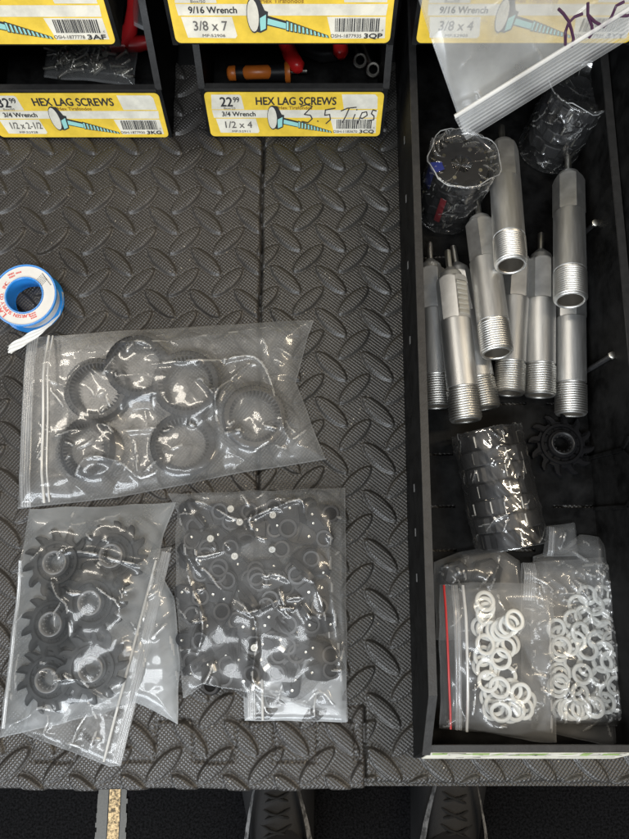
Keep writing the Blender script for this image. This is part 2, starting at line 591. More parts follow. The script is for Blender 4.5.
def bag(name, label, top, bot, left, right, z0, thick, seed, mat, contents=(), creases=(), rough=1.0, group=None, step=1.0, wrinkles=1.6, white=0.03, back='back2',
        edge=0.12, parent_zip=None, lam=(10, 55), fine=0.22, zips=(), cat='zip bag', flat=False, onelayer=False):
    """a lying film bag: bottom sheet near z0, top sheet draped over contents [(px,py,r,h)], creased.
    zips: (px0,py0,px1,py1,width mm,kind) strips in pixels of the photograph; each becomes a part"""
    rng = np.random.default_rng(seed)
    T, B, Lf, R = to3(top, z0), to3(bot, z0), to3(left, z0), to3(right, z0)
    w = max(np.linalg.norm(np.array(T[0]) - np.array(T[-1])), np.linalg.norm(np.array(B[0]) - np.array(B[-1])))
    h = max(np.linalg.norm(np.array(Lf[0]) - np.array(Lf[-1])), np.linalg.norm(np.array(R[0]) - np.array(R[-1])))
    nu, nv = int(w / step) + 2, int(h / step) + 2
    U, V, p = coons(T, B, Lf, R, nu, nv)
    x, y, zb = p[..., 0], p[..., 1], p[..., 2]
    # wavy outline
    wob = sines(x, y, rng, 5, 18, 70) * 0.9
    em = np.minimum(np.minimum(U, 1 - U) * w, np.minimum(V, 1 - V) * h)
    x = x + wob
    y = y + sines(x, y, rng, 5, 18, 70) * 0.9
    e = np.clip(em / (edge * min(w, h)), 0, 1)
    pil = thick * (1 - (1 - e) ** 2)
    dr = np.zeros_like(x)
    for c in contents:
        q = P(c[0], c[1], c[3] + z0)
        d = np.hypot(x - q.x, y - q.y)
        k = np.clip((c[2] * 1.45 - d) / (c[2] * 0.55), 0, 1)
        dr = np.maximum(dr, c[3] * k * k * (3 - 2 * k))
    # drape is stretched film: soften it
    for _ in range(3):
        k_ = max(2, int(5.0 / step))
        for ax_ in (0, 1):
            dr = sum(np.roll(dr, q_, ax_) for q_ in range(-k_, k_ + 1)) / (2 * k_ + 1)
    cr = folds(x, y, rng, 4, lam[0] * 1.5, lam[1] * 1.3) * 2.4 + sines(x, y, rng, 7, 16, 70) * 1.5 + folds(x, y, rng, 4, 6, 16) * fine
    em2 = np.clip(em / 5.0, 0.12, 1)
    # short random creases, as in handled polythene
    rc = np.zeros_like(x)
    xa, xb, ya, yb = x.min(), x.max(), y.min(), y.max()
    main = rng.uniform(0, np.pi)
    for _ in range(int(wrinkles * (xb - xa) * (yb - ya) / 1000.0)):
        a = main + rng.normal(0, 0.8)
        cx_, cy_ = rng.uniform(xa, xb), rng.uniform(ya, yb)
        ln_ = np.exp(rng.uniform(np.log(7), np.log(38)))
        pts = []
        for i_ in range(5):
            pts.append((cx_, cy_))
            a += rng.normal(0, 0.28)
            cx_ += np.cos(a) * ln_ / 4
            cy_ += np.sin(a) * ln_ / 4
        d, al = seg_dist(x, y, pts)
        wd_ = rng.uniform(0.9, 2.0)
        rc = np.maximum(rc, rng.uniform(0.6, 1.6) * np.clip(np.minimum(al, 1 - al) * 3, 0, 1) * np.exp(-(d / wd_) ** 1.2) * (1 if rng.random() < .8 else 1.6))
    zt = zb + 0.7 + np.maximum(pil, dr * np.clip(em / 4, 0, 1)) + (cr * rough + rc) * em2
    brk = np.clip(.65 + .5 * sines(x, y, rng, 5, 12, 45), .15, 1.15)
    for c in creases:
        pts = [P(a[0], a[1], z0 + thick) for a in curve_px(c[0])]
        d, al = seg_dist(x, y, pts)
        tp = np.clip(np.minimum(al, 1 - al) * 6, 0.15, 1)
        zt += .75 * c[1] * brk * tp * np.exp(-(d / c[2]) ** 1.3) * em2
    zl = zb + 0.15 + np.abs(sines(x, y, rng, 4, 20, 60)) * 0.12
    zt = np.maximum(zt, zl + 0.35)
    mb = MB()
    vt = np.stack([x, y, zt], -1).reshape(-1, 3)
    mb.v = [tuple(a) for a in vt]
    mb.f = grid_faces(nu, nv)
    hc = (cr * rough + rc + np.zeros_like(x)) * np.clip(em / 5.0, 0, 1)
    for c in creases:
        d, al = seg_dist(x, y, [P(a[0], a[1], z0 + thick) for a in curve_px(c[0])])
        hc += np.clip(sines(x, y, rng, 4, 9, 30) + .35, 0, 1) * c[1] * .55 * np.clip(np.minimum(al, 1 - al) * 6, 0.15, 1) * np.exp(-(d / (c[2] * .55)) ** 1.3)
    lap = np.zeros_like(hc)
    lap[1:-1, 1:-1] = hc[1:-1, 1:-1] * 4 - hc[:-2, 1:-1] - hc[2:, 1:-1] - hc[1:-1, :-2] - hc[1:-1, 2:]
    lf = (lap[:-1, :-1] + lap[1:, :-1] + lap[:-1, 1:] + lap[1:, 1:]).ravel() / 4
    th_ = max(np.quantile(lf, 1 - white), 0.25)
    ii = np.arange(len(mb.f))
    edge_ = (ii % (nu - 1) == 0) | (ii % (nu - 1) == nu - 2) | (ii // (nu - 1) == nv - 2)
    mb.m = np.where(edge_, 1, np.where(lf > th_, 2, 0)).tolist()
    if not onelayer:
        # bottom sheet on a coarser grid
        k = 3
        iu = np.unique(np.r_[np.arange(0, nu, k), nu - 1])
        iv = np.unique(np.r_[np.arange(0, nv, k), nv - 1])
        vb = np.stack([x, y, zl], -1)[np.ix_(iv, iu)].reshape(-1, 3)
        mb.add([tuple(a) for a in vb], grid_faces(len(iu), len(iv), flip=True), 3)
    c0 = P(sum(q[0] for q in top + bot) / len(top + bot), sum(q[1] for q in top + bot) / len(top + bot), z0)
    root = thing(name, label, cat, c0, group)
    mb.build('film', [M[mat], M['zip'], M['crease'], M[back]], root, sharp=180)

    def topz(px, py):
        q = P(px, py, z0 + thick * 0.5)
        d2 = (x - q.x) ** 2 + (y - q.y) ** 2
        return q, zt.flat[int(np.argmin(d2))]
    for zz in zips:
        x0, y0, x1, y1, wd, kind = zz
        n = 24
        zm = MB()
        pts, hs = [], []
        for i in range(n + 1):
            t = i / n
            q, z_ = topz(x0 + (x1 - x0) * t, y0 + (y1 - y0) * t)
            pts.append(q)
            hs.append(z_)
        hs = np.convolve(np.pad(hs, 3, 'edge'), np.ones(7) / 7, 'valid')
        dirv = (pts[-1] - pts[0])
        dirv.z = 0
        dirv.normalize()
        nrm = Vector((-dirv.y, dirv.x, 0))
        if kind == 'ribs':      # pressed ridges beside the seal
            m_ = max(6, int(wd / 0.5))
            vs = []
            for i in range(n + 1):
                for k in range(m_ + 1):
                    a = (k / m_ - 0.5) * wd
                    q = pts[i] + nrm * a
                    vs.append((q.x, q.y, max(hs[i], 0) + 0.75 + 0.55 * abs(math.sin(k / m_ * math.pi * max(2, round(wd / 2.1))))))
            zm.add(vs, grid_faces(m_ + 1, n + 1))
            per_ = max(2, round(m_ / max(3, round(wd / 1.8))))
            zm.m = [1 if (i % m_) % per_ == 0 else 0 for i in range(len(zm.f))]
            zm.build('zip_ridges', [M['zip'], M['zipline']], root, sharp=180)
        else:
            zm.tube([Vector((q.x, q.y, hs[i] + 1.0)) for i, q in enumerate(pts)], wd / 2, 8)
            zm.build('zip_bead' if kind != 'red' else 'zip_stripe', M['zipbead'] if kind != 'red' else M['zipred'], root)
    return root


# ================================================================== SETTING
# bench top under the mats, floor far below, seam strip in the floor
BACK = 620
mb = MB()
mb.box(-420, 420, -188, BACK, -50, -13)
mb.build('bench_surface', M['under'])['kind'] = 'structure'
FZ = -400.0
mb = MB()
mb.box(-2500, 2500, -2500, 2500, FZ - 20, FZ)
mb.build('floor', M['carpet'])['kind'] = 'structure'
mb = MB()
rnd = random.Random(4)


def strip(mb, pxa, pxb, mi, z1, jag):
    a, b_ = P(pxa, 815, FZ).x, P(pxb, 815, FZ).x
    n = 120
    for i in range(n):
        y0, y1 = -650 + i * 6, -650 + (i + 1) * 6
        j0, j1 = rnd.uniform(0, jag), rnd.uniform(0, jag)
        mb.add([(a - j0, y0, FZ + z1), (b_ + j1, y0, FZ + z1), (b_ + j1, y1, FZ + z1), (a - j0, y1, FZ + z1)], [(0, 1, 2, 3)], mi)


strip(mb, 98, 126, 0, 3.0, 2.2)
strip(mb, 108.0, 120.5, 1, 3.4, 0.0)
strip(mb, 109.4, 120.3, 2, 5.0, 0.3)
seam = mb.build('floor_seam', [M['trimgrey'], M['under'], M['chip']], smooth=False)
seam['kind'] = 'structure'

# ------------------------------------------------------------------ foam mats, one height field cut into tiles
def smooth01(t):
    t = np.clip(t, 0, 1)
    return t * t * (3 - 2 * t)


def lozenges(x, y, ox, oy, per=40.2):
    h = np.zeros_like(x)
    gr = np.zeros_like(x)
    for ang, dx, dy in ((-44, 0, 0), (44, per / 2, per / 2)):
        a = math.radians(ang)
        xx = (x - ox - dx + per / 2) % per - per / 2
        yy = (y - oy - dy + per / 2) % per - per / 2
        for sx in (-per, 0, per):
            for sy in (-per, 0, per):
                u = (xx + sx) * math.cos(a) + (yy + sy) * math.sin(a)
                v = -(xx + sx) * math.sin(a) + (yy + sy) * math.cos(a)
                half = 18.8
                wd = 7.0 * np.clip(1 - (u / half) ** 2, 0, 1) ** 0.58
                q = 1 - np.abs(v) / np.maximum(wd, 1e-3)
                rise = smooth01(np.minimum(q * wd / 1.4, 1.0)) * (wd > 0.2) * (q > 0)
                dome = 0.55 + 0.45 * np.sqrt(np.clip(1 - (v / 7.0) ** 2 - (u / 21) ** 2, 0, 1))
                h = np.maximum(h, 3.0 * rise * dome)
                out = np.where(np.abs(u) < half, np.abs(v) - wd, np.hypot(np.abs(u) - half, v))
                gr = np.maximum(gr, np.exp(-((out - .5) / .75) ** 2))
    return h - 0.55 * gr * (h < .3)


SEAM1, SEAM2, YS = -48.5, 40.0, -141.0
p0 = P(208.6, 180)
p1 = P(286.9, 156.7)
p2 = P(386.3, 769)


def zig(x):
    """jigsaw line between the left mat and its edge strip"""
    per, ramp = 64.0, 4.0
    t = (x + 30.0) % per
    up, lo = -152.0, -182.0
    return np.where(t < 30, lo, np.where(t < 30 + ramp, lo + (up - lo) * (t - 30) / ramp, np.where(t < 60, up, up + (lo - up) * (t - 60) / ramp)))


gx = np.arange(-372, 372.1, 0.85)
gy = np.arange(-204.5, 440, 0.85)
X, Y = np.meshgrid(gx, gy)
tid = np.where((X < SEAM1) | ((X < SEAM2) & (Y < YS)), 0, 1)
tid = np.where((tid == 0) & (Y < zig(X)), 2, tid)
hA = lozenges(X, Y, p0.x, p0.y)
hB = lozenges(X, Y, p1.x, p1.y, 40.5)
Hh = np.where(tid == 1, hB, hA)
rg = np.random.default_rng(2)
gyy, gxx = np.gradient(Hh, 0.85)
KN = np.clip(1.15 - np.hypot(gxx, gyy) * 1.1, 0, 1)
Hh = Hh + sines(X, Y, rg, 6, 60, 260) * 0.55
# seams sink
dz = np.zeros_like(X)


def sink(dist, depth, wd):
    return -depth * np.exp(-(dist / wd) ** 2)


vs1 = np.where(Y > YS, np.abs(X - SEAM1 - 0.5 * np.sin(Y / 17)), 99)
vs2 = np.where(Y < YS, np.abs(X - SEAM2), 99)
vs3 = np.where((X > SEAM1) & (X < SEAM2), np.abs(Y - YS), 99)
dz += np.minimum(np.minimum(sink(vs1, 5.0, 1.4), sink(vs2, 2.6, 1.2)), sink(vs3, 1.3, 1.1))
zl = np.where((X < SEAM2), np.abs(Y - zig(X)), 99)
zv = np.where(X < SEAM2, np.minimum(np.abs((X + 30.0) % 64 - 32), np.abs((X + 30.0) % 64 - 62)), 99)
zv = np.where((Y > -183) & (Y < -151), zv, 99)
dz += np.minimum(sink(zl, 2.0, 1.0), sink(zv, 1.0, 1.0)) * np.where(tid != 1, 1, 0)
# front edge rolls down
fe = np.where(X < SEAM2, -204.0, -199.0) + 0.6 * np.sin(X / 23.0)
dz += -5.0 * np.exp(-np.clip(Y - fe, 0, 99) / 1.4)
Z = Hh + dz - 0.9
Z = np.where(Y < fe, -13.0, Z)
names = [('foam_mat', 'wide black diamond plate foam mat under the bags and tape spool', 'foam'),
         ('foam_mat', 'black diamond plate foam mat right of the long seam, partly under the long bin', 'foam2'),
         ('mat_edge_strip', 'black foam edge strip with jigsaw joint along the mat front', 'foam')]
ny, nx = X.shape
ctid = tid[:-1, :-1]
for k, (nm, lb, mt) in enumerate(names):
    js, is_ = np.nonzero((ctid == k) & (gy[:-1, None] > -206))
    a = js * nx + is_
    quads = np.stack([a, a + 1, a + nx + 1, a + nx], -1)
    used = np.unique(quads)
    remap = np.full(nx * ny, -1)
    remap[used] = np.arange(len(used))
    co = np.stack([X.ravel()[used], Y.ravel()[used], Z.ravel()[used]], -1) * S
    me = bpy.data.meshes.new(nm)
    me.vertices.add(len(used))
    me.vertices.foreach_set('co', co.ravel())
    nq = len(quads)
    me.loops.add(nq * 4)
    me.loops.foreach_set('vertex_index', remap[quads].ravel())
    me.polygons.add(nq)
    me.polygons.foreach_set('loop_start', np.arange(nq) * 4)
    me.polygons.foreach_set('loop_total', np.full(nq, 4))
    me.polygons.foreach_set('use_smooth', np.ones(nq, dtype=bool))
    me.materials.append(M[mt])
    me.update()
    at_ = me.attributes.new('knurl', 'FLOAT', 'POINT')
    at_.data.foreach_set('value', KN.ravel()[used].astype(np.float32))
    me.validate()
    o = bpy.data.objects.new(nm, me)
    COL.objects.link(o)
    tag(o, lb, 'foam mat' if k < 2 else 'edge strip', 'diamond plate foam mats' if k < 2 else None)

# ================================================================== PARTS BINS
BW = 164.0


def label_parts(root, fn, W, Hl, info, tilt=0):
    """printed card in the label holder: fn(a,b,d) maps card mm to place"""
    def rr(x0, x1, y0, y1, r, n=5, sl=0.0):
        pts = []
        for cx, cy, a0 in ((x1 - r, y1 - r, 0), (x0 + r, y1 - r, 90), (x0 + r, y0 + r, 180), (x1 - r, y0 + r, 270)):
            for i in range(n + 1):
                a = math.radians(a0 + 90 * i / n)
                px, py = cx + r * math.cos(a), cy + r * math.sin(a)
                pts.append((px, py))
        return pts
    mb = MB()
    mb.prism(rr(0, W, 0, Hl, 4), fn, 0.0, 0.5, 0)
    card = mb.build('label_card', M['yellow'], root, smooth=False)
    mb = MB()

    def patch(pts, mi=0, d=0.62):
        mb.add([fn(a * W, b * Hl, d) for a, b in pts], [tuple(range(len(pts)))], mi)
    patch([(.03, .63), (.04, .95), (.195, .95), (.205, .92), (.215, .63)])
    patch([(.035, .44), (.03, .615), (.975, .615), (.97, .44)])
    patch([(.06, .09), (.045, .42), (.275, .42), (.29, .12), (.28, .08)])
    patch([(.78, .64), (.765, .955), (.95, .955), (.965, .90), (.97, .64)])
    patch([(.73, .07), (.705, .42), (.97, .42), (.975, .08)])
    mb.build('label_panel', M['cream'], card, smooth=False)
    # lag screw picture
    mb = MB()

    def poly(pts, mi, d):
        mb.add([fn(a * W, b * Hl, d) for a, b in pts], [tuple(range(len(pts)))], mi)
    ax = [(.375, .42), (.72, .10)]

    def along(t, o):
        dx, dy = (ax[1][0] - ax[0][0]) * W, (ax[1][1] - ax[0][1]) * Hl
        L_ = math.hypot(dx, dy)
        return ((ax[0][0] * W + dx * t - dy / L_ * o) / W, (ax[0][1] * Hl + dy * t + dx / L_ * o) / Hl)
    poly([along(.10, 3.3), along(.42, 3.0), along(.42, -3.2), along(.10, -3.6)], 2, 0.66)
    poly([along(.10, 1.6), along(.42, 1.4), along(.42, -2.5), along(.10, -2.7)], 1, 0.70)
    for i in range(11):
        t0 = .40 + i * .052
        s_ = 1 - i * .075
        poly([along(t0, 3.8 * s_), along(t0 + .05, 3.4 * s_), along(t0 + .075, -3.8 * s_), along(t0 + .03, -3.9 * s_)], 2, 0.74 + i * 0.004)
        poly([along(t0 + .012, 2.8 * s_), along(t0 + .036, 2.8 * s_), along(t0 + .058, -3.0 * s_), along(t0 + .034, -3.1 * s_)], 1, 0.80 + i * 0.004)

    def ell(cx, cy, rx, ry, n=20):
        return [(cx + rx * math.cos(2 * math.pi * i / n), cy + ry * math.sin(2 * math.pi * i / n)) for i in range(n)]
    poly([(.375, .72), (.405, .70), (.425, .52), (.44, .50), (.43, .22), (.40, .17), (.37, .2)], 2, 0.86)
    poly([(.40, .40), (.43, .46), (.425, .24), (.40, .20)], 1, 0.89)
    poly(ell(.372, .44, .030, .275), 2, 0.91)
    poly(ell(.371, .44, .026, .25), 0, 0.94)
    mb.build('screw_picture', [M['cream'], M['teal'], M['ink']], card, smooth=False)
    # words
    mb = MB()
    D = 0.98
    t = lambda s, a0, a1, b0, b1, mi=0, bold=0.0: text(mb, s, a0 * W, a1 * W, b0 * Hl, b1 * Hl, fn, D, mi, bold)
    if info.get('price'):
        p_, c_ = info['price']
        t(p_, .085, .152, .70, .90, 0, .28)
        t(c_, .158, .192, .79, .90, 0, .12)
        t(info['box'], .10, .165, .635, .68, 1)
    if info.get('title'):
        t('HEX LAG SCREWS', .285, .735, .735, .90, 0, .22)
        t('Hex Tirafondos', .41, .60, .635, .70, 2, .05)
    t(info['wrench'], .085, .275 if len(info['wrench']) < 11 else .30, .48, .58, 0, .16)
    t(info['size'], .095, info.get('sx', .25), .21, .36, 1, .10)
    t(info['mf'], .13, .235, .105, .15, 1, .03)
    r = random.Random(info['code'])
    a = .742
    while a < .945:
        wbar = r.choice((.0025, .004, .006))
        mb.add([fn(q[0] * W, q[1] * Hl, D) for q in ((a, .19), (a + wbar, .19), (a + wbar, .40), (a, .40))], [(0, 1, 2, 3)], 0)
        a += wbar + r.choice((.0025, .0035, .005))
    t(info['osh'], .722, .865, .095, .15, 1, .03)
    t(info['code'], .878, .962, .085, .16, 0, .22)
    t('c', .957, .965, .20, .235, 1)
    mb.build('label_words', [M['ink'], M['inkgrey'], M['inkbrown']], card, smooth=False)
    return card


def stroke(mb, pts, r, fn, d, mi=0):
    """a pen line as a flat ribbon on the card"""
    for k in range(len(pts) - 1):
        (a, b), (c, e) = pts[k], pts[k + 1]
        dx, dy = c - a, e - b
        L_ = math.hypot(dx, dy) or 1
        ox, oy = -dy / L_ * r, dx / L_ * r
        ex, ey = dx / L_ * r * .5, dy / L_ * r * .5
        mb.add([fn(a - ex + ox, b - ey + oy, d + .004 * (k % 3)), fn(a - ex - ox, b - ey - oy, d + .004 * (k % 3)), fn(c + ex - ox, e + ey - oy, d + .004 * (k % 3)),
                fn(c + ex + ox, e + ey + oy, d + .004 * (k % 3))], [(0, 1, 2, 3)], mi)


def make_bin(label, x0, yf, z0, hgt, depth, lipz, lean, slope, info, width=BW, group='stacked black parts bins'):
    """open fronted plastic bin: yf = front bottom edge; lip leans back by lean over lipz; side walls rise along slope"""
    root = thing('parts_bin', label, 'parts bin', (x0 + width / 2, yf, z0), group)
    x1 = x0 + width
    th = 4.0
    side = [(yf, 0), (yf + lean, lipz), (yf + lean + slope, hgt), (yf + depth, hgt), (yf + depth, 0)]
    mb = MB()
    for xa in (x0, x1 - th):
        mb.prism(side, lambda a, b, d: (d, a, z0 + b), xa, xa + th)
    mb.box(x0 + th, x1 - th, yf + 4, yf + depth - th, z0 + 0.3, z0 + 3)
    mb.box(x0 + th, x1 - th, yf + depth - th, yf + depth - .2, z0 + .3, z0 + hgt - 3)
    # leaning lip with a rolled top
    lip = [(yf + 0.4, 0.3), (yf + lean, lipz - 1), (yf + lean + 3.5, lipz - 1), (yf + 4.5, 0.3)]
    mb.prism(lip, lambda a, b, d: (d, a, z0 + b), x0 + th, x1 - th)
    mb.build('bin_shell', M['bin'], root, sharp=30)
    mb = MB()
    mb.box(x0 + th + .2, x1 - th - .2, yf + lean - 1.2, yf + lean + 4, z0 + lipz - 0.8, z0 + lipz + 2.2)
    for xa in (x0, x1 - th):
        pts = [(yf + lean, lipz), (yf + lean + slope, hgt), (yf + depth, hgt)]
        for (a, b), (c, e) in zip(pts, pts[1:]):
            mb.prism([(a, b + .2), (c, e + .2), (c, e + 1.6), (a, b + 1.6)], lambda p, q, d: (d, p, z0 + q), xa - .8, xa + th + .8)
    mb.build('bin_rim', M['rim'], root, sharp=30)
    ln = math.hypot(lean, lipz)
    c, s = lean / ln, lipz / ln

    def fn(a, b, d):
        return (x0 + 3 + a, yf + c * (b + 2) - s * (d + .1), z0 + s * (b + 2) + c * (d + .1))
    card = label_parts(root, fn, width - 6, ln - 4.5, info) if info else None
    return root, fn, card, ln


info_ll = dict(price=('32', '99'), box='Box/50', title=1, wrench='3/4 Wrench', size='1/2 x 2-1/2', sx=.275, mf='MF:52928', osh='OSH-1877930', code='3KG')
info_lm = dict(price=('22', '99'), box='Box/25', title=1, wrench='3/4 Wrench', size='1/2 x 4', mf='MF:52911', osh='OSH-1183670', code='3CQ')
info_ul = dict(box='', wrench='9/16 Wrench', size='3/8 x 5', mf='MF:52904', osh='OSH-1877778', code='3AF')
info_um = dict(price=('32', '99'), box='Box/50', title=1, wrench='9/16 Wrench', size='3/8 x 7', mf='MF:52906', osh='OSH-1877935', code='3QP')
info_ur = dict(price=('32', '99'), box='Box/50', title=1, wrench='9/16 Wrench', size='3/8 x 4', mf='MF:52905', osh='OSH-1877935', code='3YY')
xl = P(172, 135, 4).x
make_bin('lower black parts bin labelled 1/2 x 2-1/2 hex lag screws', xl - BW, 360, 0.6, 119, 240, 47, 14, 40, info_ll)
b2, fn2, card2, ln2 = make_bin('lower black parts bin with 3.5 Tips handwritten on its label', P(211, 133, 4).x - 3, 361, 0.6, 119, 240, 47, 14, 40, info_lm)
make_bin('upper black parts bin with stained label code 3AF', P(120, 45, 124).x - BW, 352, 121.5, 119, 240, 47, 14, 40, info_ul)
make_bin('upper black parts bin labelled 3/8 x 7 above the pliers', P(172, 43, 124).x, 353, 121.5, 119, 240, 47, 14, 40, info_um)
make_bin('upper black parts bin behind the hanging clear bag', P(412, 45, 124).x, 353, 121.5, 119, 240, 47, 14, 40, info_ur)
# pen writing on the label: 3.5 Tips
mb = MB()
W2, H2 = BW - 6, ln2 - 4.5
T_ = lambda pts: [(a * W2, b * H2) for a, b in pts]
for pts in ([(.535, .70), (.57, .74), (.60, .70), (.575, .60), (.555, .52), (.59, .50), (.60, .42), (.575, .33), (.54, .36)],
            [(.675, .62), (.73, .66)], [(.675, .62), (.672, .50), (.70, .52), (.705, .40), (.68, .31)], [(.63, .37), (.635, .36)],
            [(.765, .60), (.80, .66), (.85, .68)], [(.81, .66), (.795, .50), (.775, .34)],
            [(.845, .52), (.835, .40)], [(.852, .63), (.855, .62)],
            [(.885, .56), (.87, .40), (.86, .28)], [(.885, .56), (.91, .58), (.915, .50), (.89, .43), (.875, .44)],
            [(.965, .60), (.945, .62), (.938, .54), (.955, .48), (.955, .40), (.93, .38)]):
    stroke(mb, T_(pts), 0.5, fn2, 1.06)
mb.build('handwriting', M['marker'], card2, smooth=False)

# ------------------------------------------------------------------ the long open bin on the right
CX0, CX1 = 78.0, 240.0
YF = -179.0
root = thing('long_parts_bin', 'long open black bin full of fittings with lime striped front label', 'parts bin', (159, 90, 0.6), None)
mb = MB()
zb = 0.6
hg, lipz, lean, slope, depth = 79, 45, 19.6, 47, 640
side = [(YF, zb), (YF + lean, lipz), (YF + lean + slope, hg), (YF + depth, hg), (YF + depth, zb)]
for xa in (CX0, CX1 - 5):
    mb.prism(side, lambda a, b, d: (d, a, b), xa, xa + 5)
# floor with cut slots
slots = [(61, 'w'), (17, 'w'), (-19, 'p'), (105, 'w'), (150, 'w'), (195, 'w'), (240, 'w')]
ys = sorted([s_[0] for s_ in slots])
cur = YF + 5
for yk in ys:
    mb.box(CX0 + 5, CX1 - 5, cur, yk - 1.2, zb + .3, 3.6)
    mb.box(CX0 + 40, CX0 + 62, yk - 1.2, yk + 1.2, zb + .3, 3.4)
    mb.box(CX0 + 105, CX1 - 40, yk - 1.2, yk + 1.2, zb + .3, 3.4)
    cur = yk + 1.2
mb.box(CX0 + 5, CX1 - 5, cur, YF + depth - 5, zb + .3, 3.6)
mb.box(CX0 + 5, CX1 - 5, YF + depth - 5, YF + depth - .2, zb + .3, hg - 2)
mb.prism([(YF + .4, zb + .2), (YF + lean, lipz - 1), (YF + lean + 4, lipz - 1), (YF + 5, zb + .2)], lambda a, b, d: (d, a, b), CX0 + 5, CX1 - 5)
mb.build('bin_shell', M['bin'], root, sharp=30)
mb = MB()
for xa in (CX0, CX1 - 5):
    pts = [(YF + lean - 2, lipz), (YF + lean + slope, hg), (YF + depth, hg)]
    for (a, b), (c, e) in zip(pts, pts[1:]):
        mb.prism([(a, b + .2), (c, e + .2), (c, e + 1.8), (a, b + 1.8)], lambda p, q, d: (d, p, q), xa - 0.6, xa + 5.2)
mb.box(CX0 + 5.3, CX1 - 5.3, YF + lean - .5, YF + lean + 4.5, lipz - .8, lipz + 1)
mb.build('bin_rim', M['rim'], root, sharp=30)
# ribs on the right wall, moulded
mb = MB()
for yk in (61, 17, -24, 105, 150):
    pass
for yk in (58, 15):
    mb = MB()
    mb.box(CX1 - 6.6, CX1 - 5.1, yk - 1.4, yk + 1.4, 4, 60)
    for sg in (-1, 1):
        mb.prism([(yk + sg * 1.4, 58), (yk + sg * 9, 70), (yk + sg * 6, 70), (yk - sg * 1.2, 60)], lambda a, b, d: (d, a, b), CX1 - 6.5, CX1 - 5.15)
    mb.build('wall_rib', M['bin'], root, sharp=30)
# pale grey nubs imitate light coming through slots in the left wall
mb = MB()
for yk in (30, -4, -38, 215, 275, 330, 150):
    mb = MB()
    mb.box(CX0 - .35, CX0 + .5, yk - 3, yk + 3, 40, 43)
    mb.build('slot_light_nub', M['hub'], root, smooth=False)
# front label, lime and white
lnc = math.hypot(lean, lipz)
cc, ss = lean / lnc, lipz / lnc


def fnc(a, b, d):
    return (CX0 + 6 + a, YF + cc * (b + 1) - ss * (d + .1), zb + ss * (b + 1) + cc * (d + .1))


mb = MB()
mb.prism([(0, 0), (151, 0), (151, lnc - 1.5), (0, lnc - 1.5)], fnc, 0, .6)
card = mb.build('label_card', M['cream'], root, smooth=False)
mb = MB()
rl = random.Random(17)
u_ = 3.0
while u_ < 140:
    w_ = rl.uniform(4, 17)
    b0, b1 = rl.uniform(25, 34), rl.uniform(40, 47)
    k_ = rl.uniform(-4, 5)
    w_ = min(w_, 148 - u_)
    mb.add([fnc(a, b, .7) for a, b in ((u_, b0), (u_ + w_, b0 + rl.uniform(-3, 3)), (min(u_ + w_ + k_, 150), b1), (max(u_ + k_, 1), b1 - rl.uniform(0, 3)))], [(0, 1, 2, 3)], 0)
    u_ += w_ + rl.choice((.8, 3, 9))
for k_ in range(26):
    a0, b0, w_ = rl.uniform(2, 135), rl.uniform(8, 44), rl.choice((1.5, 3, 6, 14))
    mb.add([fnc(a, b, .78 + k_ * .004) for a, b in ((a0, b0), (a0 + w_, b0 + rl.uniform(-1, 1.5)), (a0 + w_, b0 + 1.6), (a0, b0 + 1.1))], [(0, 1, 2, 3)], 1)
mb.build('label_panel', [M['lime'], M['ink']], card, smooth=False)

# tall side of the rack standing right behind the long bin's wall
mb = MB()
mb.prism([(-40, 0.6), (-14, 150), (300, 190), (600, 190), (600, .6)], lambda a, b, d: (d, a, b), CX1 + 2, CX1 + 7)
o = mb.build('rack_side', M['bin'], origin=(CX1 + 4, 200, .6), sharp=30)
tag(o, 'tall plain black rack side standing beside the long open bin', 'rack side')

# two screws leaning on the right wall
for i, (a, b, lb) in enumerate((((591, 243, 6), (613, 224, 47), 'dark screw with silver end leaning on bin wall beside the upper fittings'),
                                ((590, 373, 6), (625, 356, 56), 'dark screw with silver end leaning on bin wall near the lower fitting'))):
    A, B_ = P(*a), P(*b)
    A.x, B_.x = min(A.x, 233), min(B_.x, 233.5)
    r_ = thing('long_screw', lb, 'screw', A, 'screws leaning on the bin wall')
    mb = MB()
    mb.tube([A, A.lerp(B_, .5), B_], 2.1, 10)
    mb.build('shank', M['greypl'], r_)
    mb = MB()
    dv = (B_ - A).normalized()
    mb.tube([B_, B_ + dv * 1, B_ + dv * 2.8, B_ + dv * 3.4], [2.6, 3.2, 3.2, 2.2], 6)
    mb.build('head', M['bright'], r_)

